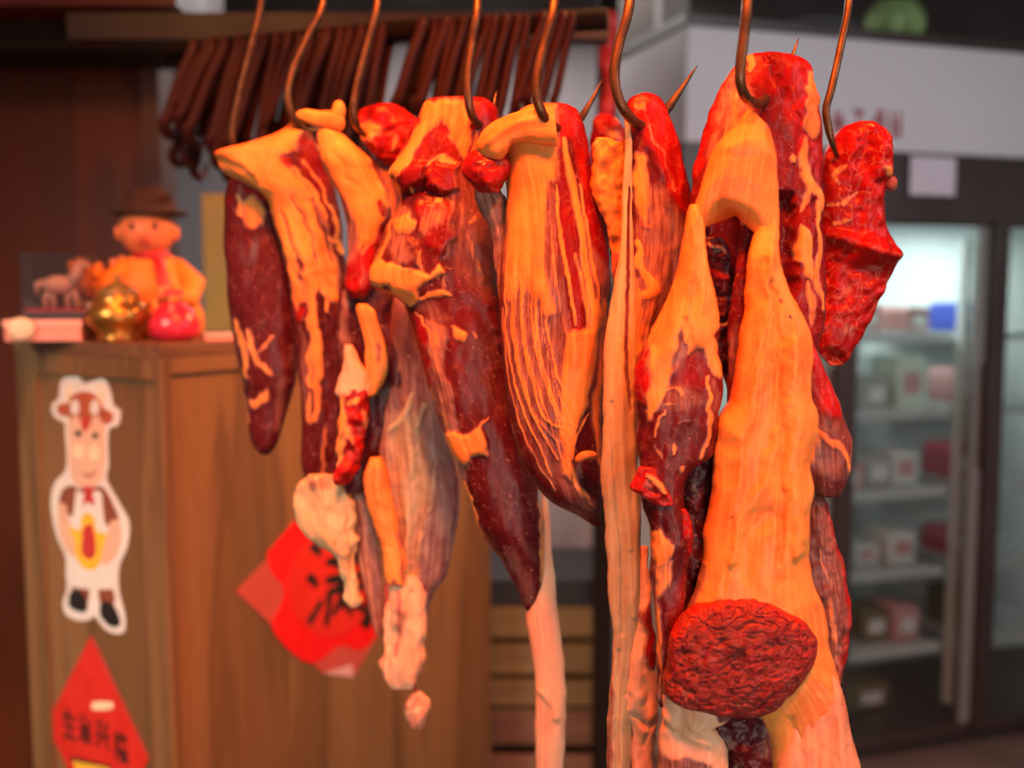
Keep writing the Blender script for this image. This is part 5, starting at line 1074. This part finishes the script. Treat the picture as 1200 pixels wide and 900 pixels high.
# dark cross beam under the ceiling
st('trim_5', [((XL, 2.2, float(at(500, 52, 2.25)[2])), (float(at(712, 20, 2.25)[0]), 2.26, float(at(500, 22, 2.25)[2])))], plain('beam_maroon', (0.020, 0.008, 0.007), 0.5, 0, 0.3, 5))
# red ribbon
bm = bmesh.new()
rp = at(712, 12, 2.5); w = 2.5 / F
prev = None
N_ = 26
for i in range(N_):
    yy = 12 + i * (150 - 12) / (N_ - 1); c = at(713 + 2.5 * math.sin(i * 0.5), yy, 2.5 - 0.01 * math.sin(i * 0.7))
    a_, b_ = Vector(c) - Vector((8.5 * w, 0, 0)), Vector(c) + Vector((8.5 * w, 0.004, 0))
    ring = [bm.verts.new(a_), bm.verts.new(b_), bm.verts.new(b_ + Vector((0, 0.002, 0))), bm.verts.new(a_ + Vector((0, 0.002, 0)))]
    if prev:
        for k_ in range(4): bm.faces.new((prev[k_], prev[(k_ + 1) % 4], ring[(k_ + 1) % 4], ring[k_]))
    prev = ring
bmesh.ops.recalc_face_normals(bm, faces=bm.faces[:])
tag(mesh_obj('hanging_ribbon', bm, plain('red_ribbon', (0.75, 0.03, 0.022), 0.5), None, True), 'bright red ribbon hanging beside the dark post', 'ribbon')

# low shelf with crates in the gap under the beef
CRATE = wood('crate_wood', (0.17, 0.125, 0.045), (0.13, 0.09, 0.032), (0.08, 0.05, 0.02), 'X', 0.6)
CRATE2 = wood('crate_wood_pale', (0.33, 0.20, 0.12), (0.26, 0.15, 0.09), (0.17, 0.09, 0.05), 'X', 0.6)
BLACKP = plain('black_plastic', (0.012, 0.013, 0.016), 0.4)
def crate(label, xa, xb, yt, yb, Y, mat, depth=0.34, slats=3):
    A, B = at(xa, yb, Y), at(xb, yt, Y)
    x0, x1, z0, z1 = float(A[0]), float(B[0]), float(A[2]), float(B[2])
    r = empty('wooden_crate', ((x0 + x1) / 2, Y + depth / 2, z0), 0, label=label, cat='crate', group='wooden crates stacked behind the shin bone')
    hx, hz = (x1 - x0) / 2, z1 - z0
    t = 0.014
    gap = hz * 0.06
    sh = (hz - gap * (slats - 1)) / slats
    for k_ in range(slats):
        boxes('slat', [((-hx, -depth / 2, k_ * (sh + gap)), (hx, -depth / 2 + t, k_ * (sh + gap) + sh))], mat, r, 0.002)
    boxes('back_panel', [((-hx, depth / 2 - t, 0), (hx, depth / 2, hz))], mat, r)
    boxes('bottom', [((-hx, -depth / 2, 0), (hx, depth / 2, t))], mat, r)
    for sx_ in (-1, 1):
        boxes('end_panel', [((sx_ * hx - (t if sx_ > 0 else 0), -depth / 2 + t, 0), (sx_ * hx + (0 if sx_ > 0 else t), depth / 2 - t, hz))], mat, r)
    return r, x0, x1, z0, z1
YS = 2.75
zz = [float(at(640, y, YS)[2]) for y in (905, 832, 706)]
_, cx0, cx1, cz0, cz1 = crate('dark brown wooden crate at the bottom of the stack', 566, 716, 832, 1030, YS - 0.03, wood('crate_wood_dark', (0.17, 0.085, 0.05), (0.12, 0.06, 0.035), (0.07, 0.03, 0.02), 'X', 0.6), slats=4)
_, cx0, cx1, cz2, cz3 = crate('yellowish slatted wooden crate on top of the stack', 562, 705, 712, 832, YS - 0.03, CRATE, slats=3)
tr = empty('black_tray', ((cx0 + cx1) / 2, YS + 0.14, cz3), 0, label='black plastic tray on the yellowish wooden crate', cat='tray')
hx = (cx1 - cx0) / 2 - 0.005
boxes('tray_body', [((-hx, -0.165, 0.001), (hx, 0.165, 0.075))], BLACKP, tr, 0.004)
boxes('rim', [((-hx - 0.006, -0.172, 0.068), (hx + 0.006, 0.172, 0.080))], BLACKP, tr, 0.003)
pw = at(640, 580, 3.3)
WB = empty('white_board', (float(at(668, 600, 3.3)[0]), 3.3, 0.0), 0, label='pale blue grey panel standing behind the crates', cat='panel')
boxes('panel_sheet', [((-0.24, 0, 0.0), (0.07, 0.02, float(at(660, 470, 3.3)[2])))], plain('pale_blue_panel', (0.42, 0.46, 0.46), 0.5, 0, 0.06, 4), WB, 0.003)
boxes('panel_rail', [((-0.245, -0.006, float(at(660, 672, 3.3)[2])), (0.075, 0.0, float(at(660, 658, 3.3)[2])))], CRATE2, WB, 0.001)

# ------------------------------------------------------------------ glass door fridge
FA, FB = at(800, 340, 2.9), at(1200, 340, 3.26)
A2, B2 = Vector((float(FA[0]), 2.9, 0)), Vector((float(FB[0]), 3.26, 0))
fx = (B2 - A2).normalized(); fy = Vector((-fx.y, fx.x, 0)); FRZ = math.atan2(fx.y, fx.x)
def fr_pt(px, py):
    d = Vector(ray(px, py)); t = (A2 - Vector(CAM)).dot(fy) / d.dot(fy); q = Vector(CAM) + d * t - A2
    return q.dot(fx), q.z
FW, FD = 2.05, 0.62
ft = fr_pt(800, 28)[1]; hb = fr_pt(800, 166)[1]; gt = fr_pt(985, 256)[1]; gb = fr_pt(1165, 850)[1]
FRM = plain('dark_brown_frame', (0.050, 0.034, 0.031), 0.4, 0.1, 0.2, 5)
WHF = plain('fridge_white', (0.60, 0.56, 0.60), 0.45, 0, 0.04, 3)
INW = plain('fridge_inner_white', (0.66, 0.69, 0.68), 0.5, 0, 0.05, 3)
FG = glass('fridge_glass', (0.86, 0.90, 0.89), 0.10)
fr = empty('display_fridge', (A2.x, A2.y, 0), FRZ, label='tall glass door display fridge with a white header and dark brown frame', cat='fridge')
boxes('header', [((0, 0, hb), (FW, FD, ft))], WHF, fr, 0.006)
boxes('top_cover', [((-0.005, -0.004, ft), (FW + 0.005, FD, ft + 0.03))], FRM, fr, 0.003)
boxes('upper_frame', [((0, 0.01, gt), (FW, 0.06, hb))], FRM, fr, 0.003)
boxes('base', [((0, 0.01, 0.06), (FW, FD, gb)), ((0.05, 0.05, 0.0), (FW - 0.05, FD - 0.05, 0.06))], FRM, fr, 0.003)
boxes('back_wall', [((0, FD - 0.03, gb), (FW, FD, hb))], INW, fr)
boxes('end_wall', [((0, 0.06, gb), (0.03, FD - 0.03, hb))], INW, fr); boxes('end_wall', [((FW - 0.03, 0.06, gb), (FW, FD - 0.03, hb))], INW, fr)
boxes('roof_lining', [((0.03, 0.06, gt + 0.02), (FW - 0.03, FD - 0.03, hb))], INW, fr)
m0 = fr_pt(990, 500)[0]; m1 = fr_pt(1163, 500)[0]; pitch = m1 - m0
for k_ in (-1, 0, 1, 2):
    xc = m0 + k_ * pitch
    if xc < 0.0: xc = 0.03
    boxes('door_post', [((xc - 0.03, -0.012, gb), (xc + 0.03, 0.05, gt))], FRM, fr, 0.004)
    dm = boxes('inner_gasket', [((xc - 0.07, 0.012, gb), (xc - 0.032, 0.04, gt))] if k_ > -1 else [((xc + 0.031, 0.012, gb), (xc + 0.05, 0.04, gt))], plain('grey_gasket', (0.20, 0.20, 0.19), 0.4), fr, 0.002)
SHM = plain('shelf_white_wire', (0.62, 0.66, 0.66), 0.4, 0.2, 0.05, 4)
shelf_z = [fr_pt(1080, y)[1] for y in (395, 488, 585, 682, 775)]
for k_ in (0, 1, 2):
    xa = max(m0 + (k_ - 1) * pitch, 0.0) + 0.035; xb = m0 + k_ * pitch - 0.035
    d = boxes('glass_door', [((xa, 0.016, gb + 0.012), (xb, 0.022, gt - 0.012))], FG, fr)
    boxes('door_rim', [((xa - 0.004, 0.010, gb), (xb + 0.004, 0.03, gb + 0.02))], FRM, d)
    boxes('door_rim', [((xa - 0.004, 0.010, gt - 0.016), (xb + 0.004, 0.03, gt))], FRM, d)
    boxes('handle', [((xb - 0.012, -0.035, 0.95), (xb + 0.010, -0.018, 1.28)), ((xb - 0.008, -0.02, 0.97), (xb + 0.006, 0.018, 0.99)), ((xb - 0.008, -0.02, 1.24), (xb + 0.006, 0.018, 1.26))], FRM, d, 0.002)
    if k_ > 0:
        boxes('lamp_strip', [((xb - 0.035, 0.07, gb + 0.06), (xb - 0.012, 0.10, gt - 0.05))], INW, fr, 0.004)
        for z in shelf_z:
            boxes('shelf', [((xa, 0.12, z - 0.012), (xb - 0.04, FD - 0.04, z)), ((xa, 0.108, z - 0.022), (xb - 0.04, 0.122, z + 0.012))], SHM, fr, 0.002)
boxes('price_ticket', [((fr_pt(1066, 200)[0], -0.004, fr_pt(1090, 229)[1]), (fr_pt(1119, 200)[0], 0.0, fr_pt(1090, 184)[1]))], plain('lilac_card', (0.62, 0.53, 0.60), 0.6), fr, 0.001)
# red lettering on the header
REDINK = plain('red_print', (0.36, 0.045, 0.055), 0.5)
for strokes_ in ([((979, 132), (981, 158)), ((985, 134), (985, 156)), ((976, 144), (990, 145))], [((1001, 130), (1011, 132)), ((1006, 130), (1006, 158)), ((999, 150), (1013, 151))],
                 [((1030, 130), (1022, 159)), ((1024, 142), (1036, 143)), ((1034, 132), (1035, 157))], [((1045, 133), (1045, 158)), ((1054, 134), (1054, 159)), ((1045, 146), (1054, 147)), ((1045, 157), (1054, 158))]):
    bm = bmesh.new()
    for (x0, y0), (x1, y1) in strokes_:
        a_, b_ = fr_pt(x0, y0), fr_pt(x1, y1); d_ = Vector((b_[0] - a_[0], b_[1] - a_[1])).normalized() * 0.006; n_ = Vector((-d_.y, d_.x))
        q_ = [(a_[0] - d_.x + n_.x, a_[1] - d_.y + n_.y), (b_[0] + d_.x + n_.x, b_[1] + d_.y + n_.y), (b_[0] + d_.x - n_.x, b_[1] + d_.y - n_.y), (a_[0] - d_.x - n_.x, a_[1] - d_.y - n_.y)]
        b2 = bmesh.new(); prism(b2, q_, (0, 0, 0), (1, 0, 0), (0, 0, 1), (0, -1, 0), 0.0, 0.0012)
        tmp = bpy.data.meshes.new('tmp'); b2.to_mesh(tmp); b2.free(); bm.from_mesh(tmp); bpy.data.meshes.remove(tmp)
    mesh_obj('printed_character', bm, REDINK, fr)

def fr_world(u, v, z): return Vector((A2.x, A2.y, 0)) + fx * u + fy * v + Vector((0, 0, z))
# packs on the fridge shelves
PACKC = [plain('pack_white', (0.68, 0.70, 0.68), 0.35), plain('pack_pink', (0.60, 0.30, 0.30), 0.35), plain('pack_grey', (0.36, 0.36, 0.36), 0.4), plain('pack_green_white', (0.62, 0.72, 0.60), 0.35),
         plain('pack_meat', (0.36, 0.17, 0.16), 0.4), plain('pack_brown', (0.16, 0.12, 0.06), 0.5), plain('pack_blue', (0.02, 0.05, 0.40), 0.4), plain('pack_red', (0.50, 0.05, 0.08), 0.4)]
PL = ['white', 'pink', 'grey', 'pale green', 'dark red', 'brown', 'blue', 'red']
FILM = plain('pack_label_white', (0.72, 0.72, 0.70), 0.4)
protos = {}
def pack(u, v, z, w, d, h, ci, label):
    r = empty('food_pack', tuple(fr_world(u, v, z)), FRZ, label=label, cat='food pack', group='food packs on the fridge shelves')
    bm = bmesh.new(); box(bm, (-w / 2, -d / 2, 0.0005), (w / 2, d / 2, h), min(w, h) * 0.14); mesh_obj('tray', bm, PACKC[ci], r, True)
    boxes('label_strip', [((-w * 0.28, -d / 2 - 0.001, h * 0.3), (w * 0.28, -d / 2, h * 0.72))], FILM if ci not in (0, 3) else PACKC[1], r)
    return r
rows_txt = ['the topmost fridge shelf', 'the second fridge shelf from the top', 'the third fridge shelf from the top', 'the fourth fridge shelf from the top', 'the lowest fridge shelf', 'the fridge floor']
def place(px, shelf, ci, w=0.10, h=0.10, extra=''):
    z = shelf_z[shelf] if shelf < 5 else gb
    u = fr_pt(px, 500)[0] + 0.05
    pack(u, 0.24 + 0.03 * (px % 3), z, w, 0.16, h, ci, f'{PL[ci]} food pack{extra} on {rows_txt[shelf]}')
for args in [(1020, 0, 2, 0.11, 0.12), (1052, 0, 4, 0.10, 0.10), (1098, 0, 4, 0.09, 0.09, ' by the light strip'),
             (1018, 1, 0, 0.10, 0.13), (1050, 1, 2, 0.10, 0.11), (1092, 1, 3, 0.11, 0.17),
             (1020, 2, 1, 0.11, 0.09), (1056, 2, 2, 0.11, 0.12), (1096, 2, 0, 0.11, 0.12),
             (1018, 3, 2, 0.12, 0.10), (1058, 3, 0, 0.10, 0.07), (1096, 3, 0, 0.11, 0.11, ' by the light strip'),
             (1022, 4, 4, 0.13, 0.10), (1066, 4, 5, 0.11, 0.11), (1098, 4, 1, 0.10, 0.12),
             (1025, 5, 5, 0.15, 0.10), (1070, 5, 5, 0.15, 0.09, ' by the light strip'),
             (1184, 0, 6, 0.14, 0.10), (1184, 1, 1, 0.14, 0.12), (1184, 2, 7, 0.16, 0.12), (1184, 3, 7, 0.14, 0.09, ' behind the next door'), (1186, 4, 5, 0.15, 0.14, ' behind the next door')]:
    place(*args)
# cabbage and grey bundle on top
ZT = ft + 0.03
u = fr_pt(1098, 60)[0]; s = 3.15 / F
cb = empty('cabbage', tuple(fr_world(u, 0.2, ZT)), 0.3, label='round green cabbage resting on top of the fridge', cat='cabbage')
CABG = plain('cabbage_green', (0.34, 0.52, 0.18), 0.5, 0, 0.3, 14, 0.004)
bm = bmesh.new(); ball(bm, (0, 0, 0.075), (0.085, 0.085, 0.075), 28); mesh_obj('heart', bm, CABG, cb, True)
CABL = plain('cabbage_leaf', (0.42, 0.60, 0.25), 0.5, 0, 0.35, 18, 0.004)
for k_ in range(6):
    a0 = k_ * 1.05; bm = bmesh.new(); g = []
    for i in range(9):
        row = []
        for j in range(9):
            th = a0 + (j - 4) * 0.17; ph = -0.55 + i * 0.22
            rr = 0.089 + 0.006 * math.sin(j * 1.7 + k_) + (0.016 if i > 6 else 0.0) * (i - 6)
            row.append(bm.verts.new((rr * math.cos(ph) * math.cos(th), rr * math.cos(ph) * math.sin(th), 0.078 + 0.078 * math.sin(ph) + 0.002 * (j % 2))))
        g.append(row)
    for i in range(8):
        for j in range(8): bm.faces.new((g[i][j], g[i][j + 1], g[i + 1][j + 1], g[i + 1][j]))
    bmesh.ops.solidify(bm, geom=bm.faces[:], thickness=0.003)
    mesh_obj('leaf', bm, CABL, cb, True)
u = fr_pt(1020, 60)[0]
sk = empty('sack', tuple(fr_world(u, 0.22, ZT)), FRZ, label='grey folded cloth bundle on top of the fridge', cat='bundle')
SACK = plain('grey_cloth', (0.13, 0.125, 0.12), 0.8, 0, 0.3, 14, 0.003)
bm = bmesh.new(); ball(bm, (0, 0, 0.028), (0.14, 0.10, 0.028), 24); mesh_obj('lower_fold', bm, SACK, sk, True)
bm = bmesh.new(); ball(bm, (-0.02, 0, 0.062), (0.11, 0.08, 0.016), 24); mesh_obj('upper_fold', bm, SACK, sk, True)
# dark panel above and behind the fridge
st('wall_right', [((0.35, 4.2, 1.0), (3.6, 4.28, 2.8))], plain('dark_panel', (0.045, 0.032, 0.028), 0.7, 0, 0.3, 3))
# pale column beside the fridge
c0, c1 = at(772, 300, 3.05), at(803, 300, 3.05)
st('trim_6', [((float(c0[0]), 3.05, 0), (float(c1[0]), 3.2, 2.8))], plain('grey_column', (0.34, 0.31, 0.30), 0.7))

# ------------------------------------------------------------------ light
W = bpy.data.worlds.new('World'); SC.world = W; W.use_nodes = True
W.node_tree.nodes['Background'].inputs[0].default_value = (0.95, 0.90, 0.86, 1)
W.node_tree.nodes['Background'].inputs[1].default_value = 0.11

def area(name, loc, target, power, color, sx, sy=None, spread=None):
    l = bpy.data.lights.new(name, 'AREA'); l.energy = power; l.color = color; l.shape = 'RECTANGLE'; l.size = sx; l.size_y = sy or sx
    if spread: l.spread = math.radians(spread)
    o = bpy.data.objects.new(name, l); o.location = loc
    o.rotation_euler = (Vector(target) - Vector(loc)).to_track_quat('-Z', 'Y').to_euler()
    COL.objects.link(o); return o
RL = (1.0, 0.150, 0.020)
for nm, x, y, tx, ty, pw in (('butcher_lamp', -0.30, 0.80, -0.25, 1.4, 9.5), ('butcher_lamp', -0.10, 0.45, 0.0, 1.08, 9.5), ('butcher_lamp', 0.40, 0.30, 0.22, 0.95, 8.5)):
    area(nm, (x, y, 2.42), (tx, ty, 1.3), pw, RL, 0.18, None, 105)
# daylight of the open stall front, then two added fill lights
area('stall_daylight', (0.55, -0.9, 0.9), (0.22, 0.95, 1.05), 3.4, (1.0, 0.84, 0.72), 1.1, None, 80)
area('fridge_fill_light', (2.3, 0.2, 2.5), (1.0, 3.1, 1.4), 15, (0.97, 0.96, 1.0), 1.4, None, 100)  # unseen fill, added to brighten the fridge header
area('cabinet_fill_light', (-1.7, -0.4, 2.1), (-0.85, 1.85, 0.7), 7, (1.0, 0.92, 0.74), 0.9, None, 46)  # unseen neutral fill, added for the narrow cabinet side
# fridge lamps
for u in (m0 - 0.25, m1 - 0.25, m1 + 0.3):
    if u < 0.1: continue
    p = fr_world(u, 0.32, gt + 0.01)
    area('fridge_lamp', tuple(p), (p.x, p.y, 0), 5.0, (0.88, 1.0, 0.97), 0.35, 0.10)
# unseen warm fills, added to brighten the cabinet and the corner behind it
area('added_warm_fill', (0.75, 1.95, 2.5), (-0.42, 1.98, 0.9), 13.0, (1.0, 0.40, 0.14), 0.2, None, 70)
area('added_warm_fill', (-0.75, 1.4, 2.5), (-0.9, 2.5, 1.3), 3.2, (1.0, 0.36, 0.10), 0.2, None, 120)
area('back_room_light', (0.0, 4.0, 2.65), (0.0, 4.2, 0), 26, (1.0, 0.93, 0.90), 1.2)

# ------------------------------------------------------------------ camera
cam = bpy.data.cameras.new('camera'); cam.sensor_width = 36.0; cam.lens = 36.0; cam.sensor_fit = 'HORIZONTAL'
co_ = bpy.data.objects.new('camera', cam); COL.objects.link(co_)
co_.location = tuple(CAM); co_.rotation_euler = (math.pi / 2 - PITCH, 0, 0)
cam.dof.use_dof = True; cam.dof.focus_distance = 1.0; cam.dof.aperture_fstop = 2.3
cam.clip_start = 0.05
SC.camera = co_
vs = SC.view_settings
vs.view_transform = 'Standard'; vs.look = 'None'; vs.gamma = 1.0; vs.exposure = 0.0; vs.use_curve_mapping = False
SC.cycles.use_denoising = True
SC.cycles.sample_clamp_indirect = 4.0
SC.cycles.transparent_max_bounces = 12
